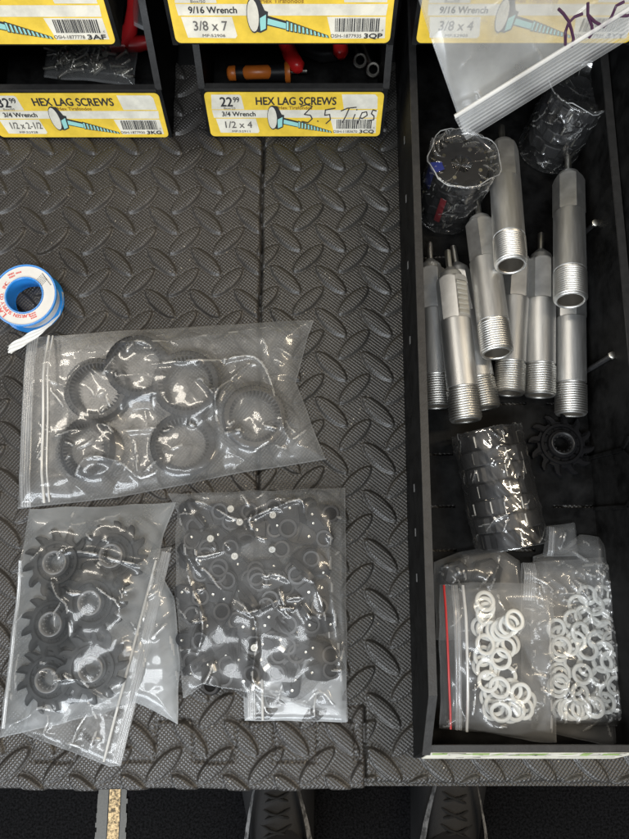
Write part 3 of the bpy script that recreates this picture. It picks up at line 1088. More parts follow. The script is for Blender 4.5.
# ================================================================== STEEL FITTINGS
def make_fitting():
    root = thing('steel_fitting', '', 'pipe fitting')
    R = 12.6
    # z = 0 at the threaded open end, tip towards +z
    th = []
    z = 0.0
    th += [(9.7, 1.0), (10.0, 0.0), (11.5, 0.0), (12.2, 0.9)]
    z = 1.6
    while z < 25.5:
        th += [(10.6, z), (12.9, z + .45), (13.0, z + 1.25), (10.6, z + 1.7)]
        z += 2.0
    th += [(11.7, z), (12.0, 27.2)]
    mb = MB()
    mb.lathe(th, 40)
    mb.build('threaded_end', M['thread'], root, sharp=80)
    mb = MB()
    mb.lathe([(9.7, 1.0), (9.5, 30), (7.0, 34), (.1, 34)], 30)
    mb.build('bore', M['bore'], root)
    mb = MB()
    mb.lathe([(11.9, 27.2), (R, 27.6), (R, 84.0), (R - .5, 84.6)], 40)
    mb.build('round_body', M['steel'], root)
    mb = MB()

    def hexr(a):
        k = math.pi / 3
        return 1 / math.cos(((a + k / 2) % k) - k / 2)
    n = 6
    # hexagonal length with chamfered shoulder
    rf = 11.3
    zs = [84.2, 84.6, 117, 118, 119, 120, 120.8, 121.4, 121.5, 122, 123, 124, 125, 126.5, 128, 129.5, 131, 132.2, 132.3]
    nn = 72
    vs = []
    for z in zs:
        cone = 14.2 - max(0, z - 117.5) * .62 if z < 126.6 else 8.6 - (z - 126.5) * 1.02
        if z >= 121.5:
            cone = min(cone, 9.9 - (z - 121.5) * .22)
        if z > 132.25:
            cone = .2
        for i in range(nn):
            a = 2 * math.pi * i / nn
            rr = min(rf * hexr(a), cone)
            vs.append((rr * math.cos(a), rr * math.sin(a), z))
    mb.add(vs, [(j * nn + i, j * nn + (i + 1) % nn, (j + 1) * nn + (i + 1) % nn, (j + 1) * nn + i) for j in range(len(zs) - 1) for i in range(nn)])
    mb.build('hex_section', M['steel2'], root, sharp=18)
    mb = MB()
    mb.lathe([(2.6, 131.0), (2.6, 147), (2.1, 147.8), (.1, 147.9)], 14)
    mb.build('pin', M['bright'], root)
    return root


fit = make_fitting()
# thread-end (px,py,z of axis) , tip direction point (px,py,z), label
FITS = [((511, 266, 64), (503, 150, 40), 24, 'steel fitting on top of the pile with its open end over the middle'),
        ((570.5, 301, 58), (568.5, 180, 36), 5, 'steel fitting with dark cap lying topmost beside the right bin wall'),
        ((497, 354, 54), (479, 216, 34), 35, 'steel fitting leaning across the pile with its open end centred'),
        ((466, 421, 40), (449, 262, 36), 0, 'steel fitting in front of the pile with bright milled flats'),
        ((437, 407, 17), (430, 255, 17), 15, 'steel fitting half hidden against the left bin wall'),
        ((485, 409, 17), (456, 262, 17), 10, 'steel fitting mostly hidden behind the one with bright flats'),
        ((509, 394, 17), (516, 262, 17), 30, 'short visible steel fitting under the crossing pair'),
        ((540, 396, 17), (541, 240, 17), 20, 'steel fitting with straight pin lying on the bin floor'),
        ((571, 415, 17), (570, 270, 17), 0, 'steel fitting lying lowest beside the right bin wall')]
for i, (a, b, spin, lb) in enumerate(FITS):
    o = fit if i == 0 else copy_tree(fit)
    A, B_ = P(*a), P(*b)
    d = (B_ - A).normalized()
    q = d.to_track_quat('Z', 'Y').to_matrix() @ Matrix.Rotation(math.radians(spin), 3, 'Z')
    place(o, A, q, lb, 'steel fittings piled in the bin')
    if i == 3:      # the one with a stepped bright flat
        want = Vector((.45, -.1, 1)).normalized()
        k = max(range(6), key=lambda j: (q @ Vector((math.cos(j * math.pi / 3), math.sin(j * math.pi / 3), 0))).dot(want))
        R_ = Matrix.Rotation(k * math.pi / 3, 3, 'Z')
        mb = MB()
        prof = [(11.0, 86)]
        for j in range(7):
            z0_ = 87 + j * 4.3
            prof += [(11.42, z0_), (11.75, z0_ + .5), (11.75, z0_ + 2.6), (11.42, z0_ + 3.1)]
        prof += [(11.0, 117.5)]
        vs = []
        for (x_, z_) in prof:
            vs += [R_ @ Vector((x_, -5.4, z_)), R_ @ Vector((x_, 5.4, z_))]
        mb.add(vs, [(2 * j, 2 * j + 1, 2 * j + 3, 2 * j + 2) for j in range(len(prof) - 1)])
        OFF[o.name] = Vector((0, 0, 0))
        mb.build('stepped_flat', M['bright'], o, sharp=20)

# ================================================================== WRAPPED BUNDLES
def wrapped(label, base, axis, length, r, seed, links=7, extra=None, collar=0.0, bands=True):
    """black chain links stacked in a roll and wrapped in clear film; base point and axis in mm"""
    root = thing('wrapped_bundle', label, 'wrapped parts', base, 'film wrapped rolls of chain links')
    q = Vector(axis).normalized().to_track_quat('Z', 'Y').to_matrix()
    base = Vector(base)
    rng = np.random.default_rng(seed)
    rd = random.Random(seed)
    seg = length / links
    for k in range(links):
        z0, z1 = k * seg + .4, (k + 1) * seg - .5
        rr = r * (0.93 if k % 2 else 0.86)
        mb = MB()
        ph = rd.uniform(0, 6.28)

        def shp(a, ph=ph, k=k):
            return 1 - 0.10 * (math.cos(6 * a + ph) > 0.55) - .03 * math.cos(3 * a + ph)
        F = lambda p: base + q @ p
        mb.lathe([(rr * .38, z0), (rr * .97, z0), (rr, z0 + .8), (rr, z1 - .8), (rr * .97, z1), (rr * .38, z1)], 54, fn=F, shape=shp, close=True)
        lk = mb.build('chain_link', M['greypl'] if k % 3 else M['blackpl'], root, sharp=30)
        for j in range(5):
            a = ph + j * 2 * math.pi / 5 + rd.uniform(-.3, .3)
            c = Vector((math.cos(a) * rr * .985, math.sin(a) * rr * .985, 0))
            mb = MB()
            mb.tube([base + q @ (c + Vector((0, 0, z0 + seg * .12))), base + q @ (c + Vector((0, 0, z1 - seg * .12)))], 1.15, 8)
            mb.build('link_pin', M['bright'], lk)
        for j in range(4 if k == links - 1 else 0):
            a = ph + j * 1.6 + .5
            c = Vector((math.cos(a) * rr * .7, math.sin(a) * rr * .7, 0))
            mb = MB()
            mb.tube([base + q @ (c + Vector((0, 0, z1 - 1))), base + q @ (c + Vector((0, 0, z1 + .7)))], 1.6, 10)
            mb.build('link_pin', M['bright'], lk)
    if extra:
        for (wx, wy, da, z0, z1, mt, fr) in extra:
            lv = q.inverted() @ Vector((wx, wy, 0))
            am = math.atan2(lv.y, lv.x)
            mb = MB()
            n = 8
            v = []
            for i in range(n + 1):
                a = am - da + 2 * da * i / n
                for z, f_ in ((z0, 1.0), (z1, 1.0), (z1, fr)):
                    v.append(base + q @ Vector((math.cos(a) * r * f_, math.sin(a) * r * f_, z + (.5 if f_ == fr else 0))))
            mb.add(v, [(3 * i + k, 3 * i + 3 + k, 3 * i + 4 + k, 3 * i + 1 + k) for i in range(n) for k in (0, 1)])
            mb.build('tag_strip', M[mt], root)
    # film
    nu, nv = 260, int((length + collar + 30) / 0.7)
    A, V = np.meshgrid(np.linspace(0, 2 * np.pi, nu), np.linspace(0, 1, nv))
    s = V * (length + 2 * r * .8 + collar) - r * .8
    rad = np.where(s < 0, r * 1.03 * np.sqrt(np.clip(1 - (s / (r * .8)) ** 2, 0, 1)), r * 1.03)
    zz = np.where(s < 0, -1.2 + s * .05, s)
    if collar:
        over = np.clip(s - length, 0, collar)
        rad = rad * np.where(s > length, 1 + 0.05 * over / collar, 1)
        inn = np.clip((s - length - collar) / (r * .8), 0, 1)
        rad = rad * np.sqrt(np.clip(1 - inn ** 2, 0, 1))
        zz = np.where(s > length + collar, length + collar - 2 - inn * 7, zz)
    else:
        inn = np.clip((s - length) / (r * .8), 0, 1)
        rad = rad * np.sqrt(np.clip(1 - inn ** 2, 0, 1))
        zz = np.where(s > length, length + 1.2 + inn, zz)
    cx, cy = np.cos(A) * r, np.sin(A) * r
    per = lambda f: f
    cr = folds(cx * 1.0 + zz * .15, cy + zz * .9, rng, 7, 8, 30) * 3.2 + folds(cx - zz * .5, cy + zz * .4, rng, 7, 4, 12) * 1.7
    cr = cr * .55
    un, vn = A * r, s
    line = np.full(A.shape, 9.0)
    for _ in range(170 if collar else 75):
        a = rng.uniform(0, np.pi)
        x_, y_ = rng.uniform(0, 2 * np.pi * r), rng.uniform(-r * .6, length + collar + r * .6)
        ln_ = np.exp(rng.uniform(np.log(5), np.log(30)))
        pts = []
        for i_ in range(4):
            pts.append((x_, y_))
            a += rng.normal(0, .35)
            x_ += np.cos(a) * ln_ / 3
            y_ += np.sin(a) * ln_ / 3
        d, al = seg_dist(un, vn, pts)
        cr += rng.uniform(.5, 1.5) * np.clip(np.minimum(al, 1 - al) * 4, 0, 1) * np.exp(-(d / rng.uniform(.7, 1.6)) ** 1.2)
        line = np.minimum(line, d / rng.uniform(.5, 1.0))
    rad = np.maximum(rad + (cr - .6) * np.clip(rad / (r * .4), 0, 1), 0.0)
    zz = zz + (cr - .5) * np.where((s < 0) | (s > length), 1.3, 0)
    mb = MB()
    pts = np.stack([np.cos(A) * rad, np.sin(A) * rad, zz], -1).reshape(-1, 3)
    qm = np.array(q)
    pts = pts @ qm.T + np.array(base)
    pts[:, 2] = np.maximum(pts[:, 2], 4.2)
    mb.v = [tuple(p) for p in pts]
    mb.f = grid_faces(nu, nv, flip=True)
    mb.m = [0] * len(mb.f)
    lf = ((line[:-1, :-1] + line[1:, 1:]) / 2).ravel()
    mb.m = (lf < .42).astype(int).tolist()
    mb.build('wrap_film', [M['wrap'], M['wrapcrease']], root, sharp=180)
    if collar:
        mb = MB()
        pts, n = [], 40
        for i in range(n + 1):
            a = 2 * math.pi * (i % n) / n
            rr = r * (1.10 + .05 * math.sin(3 * a + seed) + .04 * math.sin(7 * a))
            pts.append(base + q @ Vector((rr * math.cos(a), rr * math.sin(a), length + collar + 1.5 * math.sin(4 * a + seed) + rd.uniform(-.8, .8))))
        mb.tube(pts, [rd.uniform(.25, .6) for _ in pts], 6, caps=False)
        mb.build('film_edge', M['zipline'], root)
    return root


def upright(px_top, px_base, z_top, z_base):
    T, B_ = P(*px_top, z_top), P(*px_base, z_base)
    return B_, (T - B_), (T - B_).length


b_, a_, l_ = upright((462, 163), (446, 208), 62, 6)
wrapped('upright film wrapped roll with blue and red tags by the left bin wall', b_, a_, l_, 27, 5, 5,
        extra=[(-1, -.25, .22, 38, l_ + .6, 'bluebit', .62), (-.55, -1, .10, 12, 40, 'tagred', .99)], collar=6)
b_, a_, l_ = upright((580, 94), (548, 150), 64, 6)
wrapped('upright film wrapped roll under the zip edge of the hanging bag', b_, a_, l_, 27, 8, 5, collar=8)
A, B_ = P(512, 546, 31), P(487, 434, 31)
wrapped('film wrapped roll lying on the bin floor in front of the fittings', A, B_ - A, (B_ - A).length, 26.5, 12, 7)

# ================================================================== SPROCKETS
def sprocket_profile(R, r, n=12, m=9):
    pts = []
    for i in range(n):
        a0 = 2 * math.pi * i / n
        da = 2 * math.pi / n
        for t, rr in ((0.0, r), (.18, r), (.32, r * 1.03), (.44, R * .85), (.58, R * .94), (.76, R * .995), (.90, R), (.85, R * .95), (.75, R * .88), (.69, R * .81), (.69, r * 1.04), (.80, r)):
            a = a0 + da * t
            pts.append((rr * math.cos(a), rr * math.sin(a)))
    return pts


def make_sprocket(mat_body, mat_hub, R=27.8):
    root = thing('sprocket', '', 'sprocket')
    mb = MB()
    prof = sprocket_profile(R, R * .72)
    n = len(prof)
    hole = [(6.2 * math.cos(math.atan2(b, a)), 6.2 * math.sin(math.atan2(b, a))) for a, b in prof]
    v = [(a, b, 1.2) for a, b in prof] + [(a, b, 5.8) for a, b in prof]
    v += [(a, b, 5.8) for a, b in hole] + [(a, b, 1.2) for a, b in hole]
    f = []
    for i in range(n):
        j = (i + 1) % n
        f += [(i, j, n + j, n + i), (n + i, n + j, 2 * n + j, 2 * n + i), (2 * n + i, 2 * n + j, 3 * n + j, 3 * n + i), (3 * n + i, 3 * n + j, j, i)]
    mb.add(v, f)
    mb.lathe([(17.4, 5.9), (17.2, 8.2), (15.2, 8.2), (15.0, 5.9)], 40)
    mb.lathe([(11.8, 5.9), (11.5, 9.4), (9.8, 9.4)], 40)
    for i in range(12):
        a = i * math.pi / 6
        c, s = math.cos(a), math.sin(a)
        mb.tube([(13.2 * c, 13.2 * s, 5.7), (13.2 * c, 13.2 * s, 6.9)], .8, 6)
    mb.build('toothed_wheel', mat_body, root, sharp=30)
    mb = MB()

    def spl(a):
        return 1
    mb.lathe([(9.8, 8.8), (9.6, 11.4), (8.9, 11.8), (8.0, 11.4), (7.4, 10.2), (7.2, 6), (7.0, 0)], 40)
    for i in range(12):
        a = i * math.pi / 6 + .1
        c, s = math.cos(a), math.sin(a)
        mb.tube([(6.9 * c, 6.9 * s, 1), (6.9 * c, 6.9 * s, 9.6)], .7, 6)
    mb.build('hub_ring', mat_hub, root, sharp=40)
    return root


rd = random.Random(7)
loose = make_sprocket(M['blackpl'], M['greypl'], 27.0)
place(loose, P(559, 446, 6), Matrix.Rotation(.5, 3, 'Z') @ Matrix.Rotation(math.radians(-6), 3, 'X'), 'loose black sprocket lying on the bin floor under the fittings')
spr = make_sprocket(M['gear'], M['hub'])
SPR = [(59.4, 562.5, 3, 'bagged black sprocket at the upper left beside the bag edge'), (115, 555, 8, 'bagged black sprocket under the long white crease'),
       (95, 601, 14, 'bagged black sprocket in the middle of the sprocket bag'), (57, 622.5, 6, 'bagged black sprocket at the left middle with five bared teeth'),
       (53, 676, 3, 'bagged black sprocket at the lower left of its bag'), (94, 666, 10, 'bagged black sprocket nearest the folded bag bottom on the right')]
for i, (px, py, z, lb) in enumerate(SPR):
    o = spr if i == 0 else copy_tree(spr)
    rot = Matrix.Rotation(rd.uniform(0, 1), 3, 'Z') @ Matrix.Rotation(math.radians(rd.uniform(-5, 5)), 3, 'X') @ Matrix.Rotation(math.radians(rd.uniform(-5, 5)), 3, 'Y')
    place(o, P(px, py, z), rot, lb, 'black sprockets in the zip bag')

# ================================================================== RING GEARS in the top bag
def make_ring(R=27.0):
    root = thing('ring_gear', '', 'ring gear')
    mb = MB()
    n = 40
    mb.lathe([(R, 0), (R, 9), (R - 1, 10), (R * .82, 10), (R * .81, 9), (R * .80, 1.5), (R * .68, 1.2), (R * .68, 0)], 64, close=True)
    mb.build('ring_body', M['ringpl'], root, sharp=35)
    mb = MB()
    for i in range(n):
        a = 2 * math.pi * i / n
        c, s = math.cos(a), math.sin(a)
        w = R * .028
        t = lambda u, v, z: (c * u - s * v, s * u + c * v, z)
        mb.add([t(R * .81, -w, 1.6), t(R * .81, w, 1.6), t(R * .69, w * .6, 1.6), t(R * .69, -w * .6, 1.6),
                t(R * .82, -w, 10.5), t(R * .82, w, 10.5), t(R * .69, w * .6, 9.0), t(R * .69, -w * .6, 9.0)],
               [(0, 1, 5, 4), (1, 2, 6, 5), (2, 3, 7, 6), (3, 0, 4, 7), (4, 5, 6, 7)])
        mb.add([t(R * .875, -w, 10.02), t(R * .875, w, 10.02), t(R * .985, w, 9.4), t(R * .985, -w, 9.4),
                t(R * .875, -w, 10.8), t(R * .875, w, 10.8), t(R * .985, w, 10.8), t(R * .985, -w, 10.8)],
               [(4, 5, 6, 7), (0, 1, 5, 4), (1, 2, 6, 5), (2, 3, 7, 6), (3, 0, 4, 7)])
    mb.build('gear_teeth', M['greypl'], root, sharp=30)
    return root


ring = make_ring()
RINGS = [(99, 391, 3, 0, 0, 1.0, 'ring gear at the zip end of the bag, upper one'), (139, 368, 6, 6, 8, 1.0, 'ring gear at the top of the bag overlapping the zip end gear'),
         (91, 449, 7, 4, -20, .95, 'ring gear tilted on edge at the lower zip end'), (184, 446, 5, -4, 4, 1.0, 'ring gear with plain teeth at the lower middle of its bag'),
         (253, 418, 6, 0, 17, 1.0, 'ring gear at the torn looking end of its bag'), (188, 385, 8, 5, 0, 1.05, 'ring gear in the middle under the forked bag crease')]
for i, (px, py, z, tx, ty, sc, lb) in enumerate(RINGS):
    o = ring if i == 0 else copy_tree(ring)
    place(o, P(px, py, z), Matrix.Rotation(math.radians(tx), 3, 'X') @ Matrix.Rotation(math.radians(ty), 3, 'Y') @ Matrix.Rotation(i * .7, 3, 'Z'), lb, 'ring gears in the large zip bag')
    o.scale = (sc, sc, sc)

# ================================================================== CHAIN LINKS in the lower right bag
def make_link():
    root = thing('chain_link', '', 'chain link')
    mb = MB()
    # plate with rounded shoulders, ring boss at the far end
    pts = []
    for i in range(13):
        a = math.radians(90 + 180 * i / 12)
        pts.append((8.0 * math.cos(a), 8.0 * math.sin(a)))
    pts += [(6, -9.5), (14, -11), (24, -9)]
    for i in range(13):
        a = math.radians(-70 + 140 * i / 12)
        pts.append((21 + 10 * math.cos(a), 10 * math.sin(a)))
    pts += [(24, 9), (14, 11), (6, 9.5)]
    mb.prism(pts, lambda a, b, d: (a, b, d), 0, 3.6)
    mb.prism([(-4, -6.5), (9, -8), (9, 8), (-4, 6.5)], lambda a, b, d: (a, b, d), 3.7, 5.2)
    mb.build('link_plate', M['linkpl'], root, sharp=30)
    mb = MB()
    v = lambda p: p + Vector((20.5, 0, 0))
    mb.lathe([(9.6, 3.5), (9.3, 6.2), (6.9, 6.2), (6.4, 3.7)], 32, fn=v)
    mb.disc(6.5, 3.75, 28, fn=v, mi=1)
    mb.build('link_boss', [M['linkring'], M['blackpl']], root, sharp=35)
    mb = MB()
    mb.lathe([(1.6, 4.8), (1.6, 5.7), (1.2, 6.1), (.6, 6.1), (.05, 5.8)], 16)
    mb.build('link_pin', M['bright'], root, sharp=40)
    return root


lk = make_link()
LINKS = [(290, 508, -95, 14), (308, 537, 160, 9), (306, 555, 235, 5), (309, 591, 125, 6), (279, 578, 190, 11), (246, 595, 60, 10), (213, 594, 80, 6),
         (275, 536, 40, 7), (206, 608, -70, 3), (186, 561, 15, 5), (200, 561, -20, 8), (192, 537, -35, 5), (186, 509, -60, 3), (186, 596, -70, 4),
         (243, 626, -60, 6), (232, 644, -100, 8), (270, 616, -20, 11), (216, 662, 20, 5), (244, 680, 170, 5), (262, 660, 60, 5), (214, 511, -30, 3),
         (190, 640, -80, 4), (310, 625, -110, 4), (292, 690, 95, 4), (222, 535, -10, 2), (256, 520, 200, 3), (280, 640, -40, 9), (198, 664, 60, 3)]
for i, (px, py, ang, z) in enumerate(LINKS):
    o = lk if i == 0 else copy_tree(lk)
    o.scale = (.8, .8, .9)
    rot = Matrix.Rotation(math.radians(ang), 3, 'Z') @ Matrix.Rotation(math.radians(rd.uniform(-9, 9)), 3, 'X') @ Matrix.Rotation(math.radians(rd.uniform(-7, 7)), 3, 'Y')
    place(o, P(px, py, z + 4) - Vector((0, 0, 4)), rot, 'dark plastic chain link with steel pin inside the lower right bag', 'dark chain links in the clear bag')
for i in range(42):
    o = copy_tree(lk)
    o.scale = (.74, .74, .9)
    px, py = 192 + (i % 6) * 26 + rd.uniform(-9, 9), 510 + (i // 6) * 27 + rd.uniform(-8, 8)
    px, py = min(px, 325), min(py, 678)
    rot = Matrix.Rotation(rd.uniform(0, 6.28), 3, 'Z') @ Matrix.Rotation(math.radians(rd.uniform(-14, 14) + (0 if i % 4 else 65)), 3, 'X') @ Matrix.Rotation(math.radians(rd.uniform(-14, 14)), 3, 'Y')
    px, py = min(max(px, 192), 322), min(max(py, 514), 676)
    place(o, P(px, py, 10) - rot @ Vector((8, 0, 3)) + Vector((0, 0, rd.uniform(-3, 2))), rot, 'dark plastic chain link with steel pin inside the lower right bag', 'dark chain links in the clear bag')
pin = None
for i, (px, py, lie) in enumerate([(231, 509, 0), (240, 522, 0), (211, 538.5, 0), (235, 556, 0), (273, 515, 0), (272, 548, 25), (254, 647, 10), (254, 685, 60), (282, 648, 90), (267, 667, 90), (214, 668, 80)]):
    if pin is None:
        mb = MB()
        mb.lathe([(.05, -2.6), (1.0, -2.6), (1.3, -3), (2.7, -3), (3.0, -2.6), (3.0, 2.6), (2.7, 3), (1.3, 3), (1.0, 2.6), (.05, 2.6)], 24)
        pin = mb.build('steel_pin', M['bright'])
        tag(pin, '', 'pin')
        o = pin
    else:
        o = pin.copy()
        COL.objects.link(o)
    place(o, P(px, py, 16), Matrix.Rotation(i * 1.3, 3, 'Z') @ Matrix.Rotation(math.radians(lie), 3, 'X'),
          'short steel pin lying end up among the dark chain links' if lie < 45 else 'short steel pin lying on its side among the dark chain links', 'steel pins among the chain links')

# ================================================================== WASHERS
wm = MB()
wm.lathe([(8.1, 0.3), (8.1, 1.9), (7.7, 2.2), (5.6, 2.2), (5.2, 1.9), (5.2, .3), (5.6, 0), (7.7, 0)], 36, close=True)
w0 = wm.build('nylon_washer', M['nylon'], sharp=60)
tag(w0, '', 'washer')
zo = lambda x, y: (400 + x / 2.735, 540 + y / 2.735)
WL = [(231, 207, 0), (231, 196, 1), (231, 184, 2), (231, 168, 3), (222, 238, 0), (232, 243, 0), (245, 246, 1), (258, 248, 1), (272, 246, 2), (285, 240, 3), (297, 232, 4), (311, 219, 5),
      (225, 316, 0), (231, 286, 3), (300, 284, 0), (288, 293, 1), (262, 304, 0), (275, 325, 2), (236, 352, 1), (225, 345, 0), (290, 372, 1), (240, 386, 2), (255, 415, 1), (246, 430, 0),
      (272, 403, 3), (305, 408, 2), (328, 417, 4), (258, 450, 1), (275, 468, 4), (300, 470, 1), (314, 465, 2), (336, 460, 1), (345, 440, 0), (250, 462, 0)]
WR = [(425, 240, 1), (436, 262, 0), (440, 292, 2), (432, 305, 1), (438, 362, 0), (437, 376, 1), (434, 390, 2), (430, 402, 1), (497, 366, 2), (510, 345, 0), (490, 420, 3), (440, 458, 0),
      (452, 462, 1), (463, 463, 2), (475, 463, 2), (493, 461, 3), (530, 457, 3), (552, 335, 1), (512, 300, 1), (460, 290, 0), (575, 332, 2), (545, 372, 1), (470, 330, 0), (520, 400, 0), (455, 255, 0), (555, 300, 0), (510, 462, 0), (600, 360, 0), (590, 395, 1), (565, 415, 0), (595, 300, 0), (575, 275, 0), (535, 270, 0), (490, 250, 1), (520, 235, 0), (585, 440, 0), (560, 445, 1), (475, 395, 1), (545, 210, 0), (500, 205, 0), (580, 225, 0), (470, 215, 0), (560, 245, 0), (600, 250, 0), (485, 175, 0), (530, 180, 0), (570, 185, 0), (605, 200, 0), (510, 150, 0), (550, 150, 0), (590, 150, 0), (480, 275, 1), (600, 330, 1)]
first = True
BAG_L, BAG_R = 24.0, 12.0
for lst, zz, lb in ((WL, BAG_L + 1.5, 'white nylon washer heaped inside the bag with red zip line'), (WR, BAG_R + 1.5, 'white nylon washer heaped inside the crinkled bag at right')):
    for (x, y, k) in lst:
        o = w0 if first else w0.copy()
        if not first:
            COL.objects.link(o)
        first = False
        px, py = zo(x, y)
        rot = Matrix.Rotation(math.radians(rd.uniform(-16, 16)), 3, 'X') @ Matrix.Rotation(math.radians(rd.uniform(-16, 16)), 3, 'Y')
        place(o, P(px, py, zz + k * 1.9), rot, lb, 'white washers in the two bags')

# ================================================================== BAGS ON THE MAT
bag('zip_bag', 'large clear zip bag holding ring gears below the tape spool',
    [(27, 338), (120, 331), (313, 320)], [(18, 509), (120, 497), (240, 474), (326, 460)],
    [(27, 338), (22, 420), (18, 509)], [(313, 320), (304, 352), (296, 382), (310, 420), (326, 460)], 3.0, 12, 11, 'film', edge=.15,
    contents=[(99, 391, 29, 17), (139, 368, 29, 22), (91, 449, 28, 20), (184, 446, 29, 18), (253, 418, 29, 21), (188, 385, 30, 22)],
    creases=[([(150, 368), (215, 362), (255, 358), (272, 385), (275, 400)], 5, 2.4), ([(220, 435), (218, 400), (232, 380), (255, 360)], 5, 2.2), ([(218, 400), (200, 378)], 4, 2.2),
             ([(110, 342), (150, 345), (240, 330), (300, 325)], 3, 3), ([(135, 345), (118, 360), (105, 378)], 3, 2.5), ([(70, 495), (90, 460), (120, 462), (140, 478), (165, 468)], 4, 2.5),
             ([(225, 435), (245, 431)], 6, 3.5), ([(120, 432), (160, 428)], 5, 3), ([(280, 410), (290, 440), (310, 425)], 4, 2.5), ([(230, 470), (260, 450), (275, 440)], 3, 2.5)],
    zips=[(33, 336, 25, 507, 9, 'ribs'), (49, 336, 45, 503, 2.2, 'bead'), (53, 336, 50, 502, 1.4, 'bead')], group='clear zip bags on the mat')

bag('zip_bag', 'clear zip bag lying slantwise under the sprocket bag',
    [(60, 560), (172, 547)], [(22, 733), (110, 766), (121, 766)], [(60, 560), (22, 733)], [(172, 547), (152, 640), (121, 766)], 1.6, 4, 21, 'film',
    creases=[([(90, 748), (98, 722), (85, 700)], 4, 2.2), ([(70, 742), (92, 705)], 3, 2.2)], rough=.7,
    zips=[(167, 552, 117, 763, 8, 'ribs'), (157, 560, 105, 760, 2.0, 'bead')], group='clear zip bags on the mat')
bag('parts_bag', 'milky clear bag showing six black sprockets through its film',
    [(29, 509), (100, 506), (176, 503)], [(0, 738), (60, 724), (135, 703), (155, 712), (178, 724)],
    [(29, 509), (12, 630), (0, 738)], [(176, 503), (164, 535), (158, 566), (174, 598), (180, 660), (178, 724)], 4.2, 8, 31, 'milky',
    contents=[(59, 562, 30, 13), (115, 555, 30, 18), (95, 601, 30, 23), (57, 622, 30, 16), (53, 676, 30, 14), (94, 666, 30, 20)],
    creases=[([(60, 560), (72, 551), (100, 553), (125, 560), (157, 566)], 5, 2.2), ([(54, 578), (62, 592), (74, 602), (75, 612)], 4, 2), ([(38, 668), (55, 676), (85, 676), (100, 690), (118, 698)], 4, 2.2),
             ([(157, 566), (176, 602)], 5, 2.2), ([(168, 520), (157, 566), (146, 610), (140, 660)], 4, 2.5), ([(10, 725), (30, 715), (45, 705), (70, 715)], 4, 2.5), ([(72, 510), (73, 524), (90, 522)], 4, 2.2),
             ([(165, 620), (172, 650), (178, 700)], 4, 3), ([(150, 640), (168, 622), (178, 605)], 4, 2.4)], rough=.75, cat='parts bag', back='back',
    zips=[(25, 560, 4, 728, 3.0, 'ribs')], group='clear zip bags on the mat')
bag('zip_bag', 'small flat clear zip bag showing under the chain link bag',
    [(243, 650), (345, 650)], [(245, 720), (347, 722)], [(243, 650), (245, 720)], [(345, 650), (347, 722)], 1.4, 2.5, 41, 'milky', rough=.5, back='back',
    zips=[(251, 655, 252, 719, 7, 'ribs'), (262, 655, 263, 719, 2.2, 'bead')], group='clear zip bags on the mat')
bag('parts_bag', 'clear bag packed with dark chain links and silver pins',
    [(168, 494), (250, 491), (345, 488)], [(182, 698), (206, 683), (250, 691), (300, 704), (347, 721)],
    [(168, 494), (177, 512), (176, 580), (182, 698)], [(345, 488), (346, 600), (347, 721)], 3.6, 9, 51, 'smoky',
    contents=[(230, 530, 40, 19), (290, 530, 34, 20), (210, 590, 40, 17), (275, 585, 45, 20), (220, 650, 38, 17), (275, 650, 34, 18), (300, 665, 26, 15)],
    creases=[([(172, 505), (205, 503), (240, 520), (270, 510), (300, 500), (305, 515)], 3.5, 2), ([(255, 615), (258, 640), (254, 675), (268, 690)], 5, 2.6), ([(180, 510), (186, 540), (192, 580), (205, 620), (200, 650)], 3.5, 2.4),
             ([(315, 580), (325, 615), (330, 640)], 4, 2.4), ([(300, 600), (312, 618)], 5, 3), ([(330, 500), (331, 580), (338, 640), (343, 700)], 4, 2.4), ([(300, 712), (320, 690), (340, 715)], 3.5, 2.2),
             ([(232, 600), (250, 610), (280, 598)], 3.5, 2.4)], rough=.6, cat='parts bag', edge=.1, back='back2',
    zips=[], group='clear zip bags on the mat')

# ================================================================== BAGS IN THE LONG BIN
bag('zip_bag', 'brownish clear bag with hex nut shapes behind the red striped bag',
    [(434, 562), (460, 552), (495, 546), (520, 560)], [(436, 640), (530, 640)], [(434, 562), (436, 640)], [(520, 560), (530, 640)], 9, 9, 61, 'film',
    contents=[(455, 573, 12, 15), (485, 570, 14, 13)], creases=[([(438, 570), (458, 558), (470, 556)], 4, 2), ([(458, 558), (466, 585)], 3, 2), ([(500, 552), (490, 590)], 4, 2.2)], group='bags of small parts in the bin')
for i, (px, py, z) in enumerate(((456, 574, 13), (486, 572, 12))):
    mb = MB()
    hx = [(11 * math.cos(k * math.pi / 3 + .2), 11 * math.sin(k * math.pi / 3 + .2)) for k in range(6)]
    mb.lathe([(6.0, 0), (11, 0), (11.6, 1), (11.6, 7), (11, 8), (6.0, 8)], 6, close=True)
    o = mb.build('hex_nut', M['gear'], sharp=25)
    tag(o, ('dark hex nut inside the brownish bag beside the bin wall', 'dark hex nut inside the brownish bag, next to the yellow crease')[i], 'nut', 'dark nuts in the brownish bag')
    place(o, P(px, py, z), Matrix.Rotation(.3 + i, 3, 'Z') @ Matrix.Rotation(.15, 3, 'X'))
bag('zip_bag', 'tiny dark zip bag leaning beside the wrapped roll', [(547, 526), (574, 522)], [(543, 557), (578, 556)], [(547, 526), (543, 557)], [(574, 522), (578, 556)], 8, 5, 71, 'film', step=.9,
    zips=[(551, 527, 549, 556, 5, 'ribs')], creases=[([(565, 530), (560, 550)], 3, 2)], group='bags of small parts in the bin')
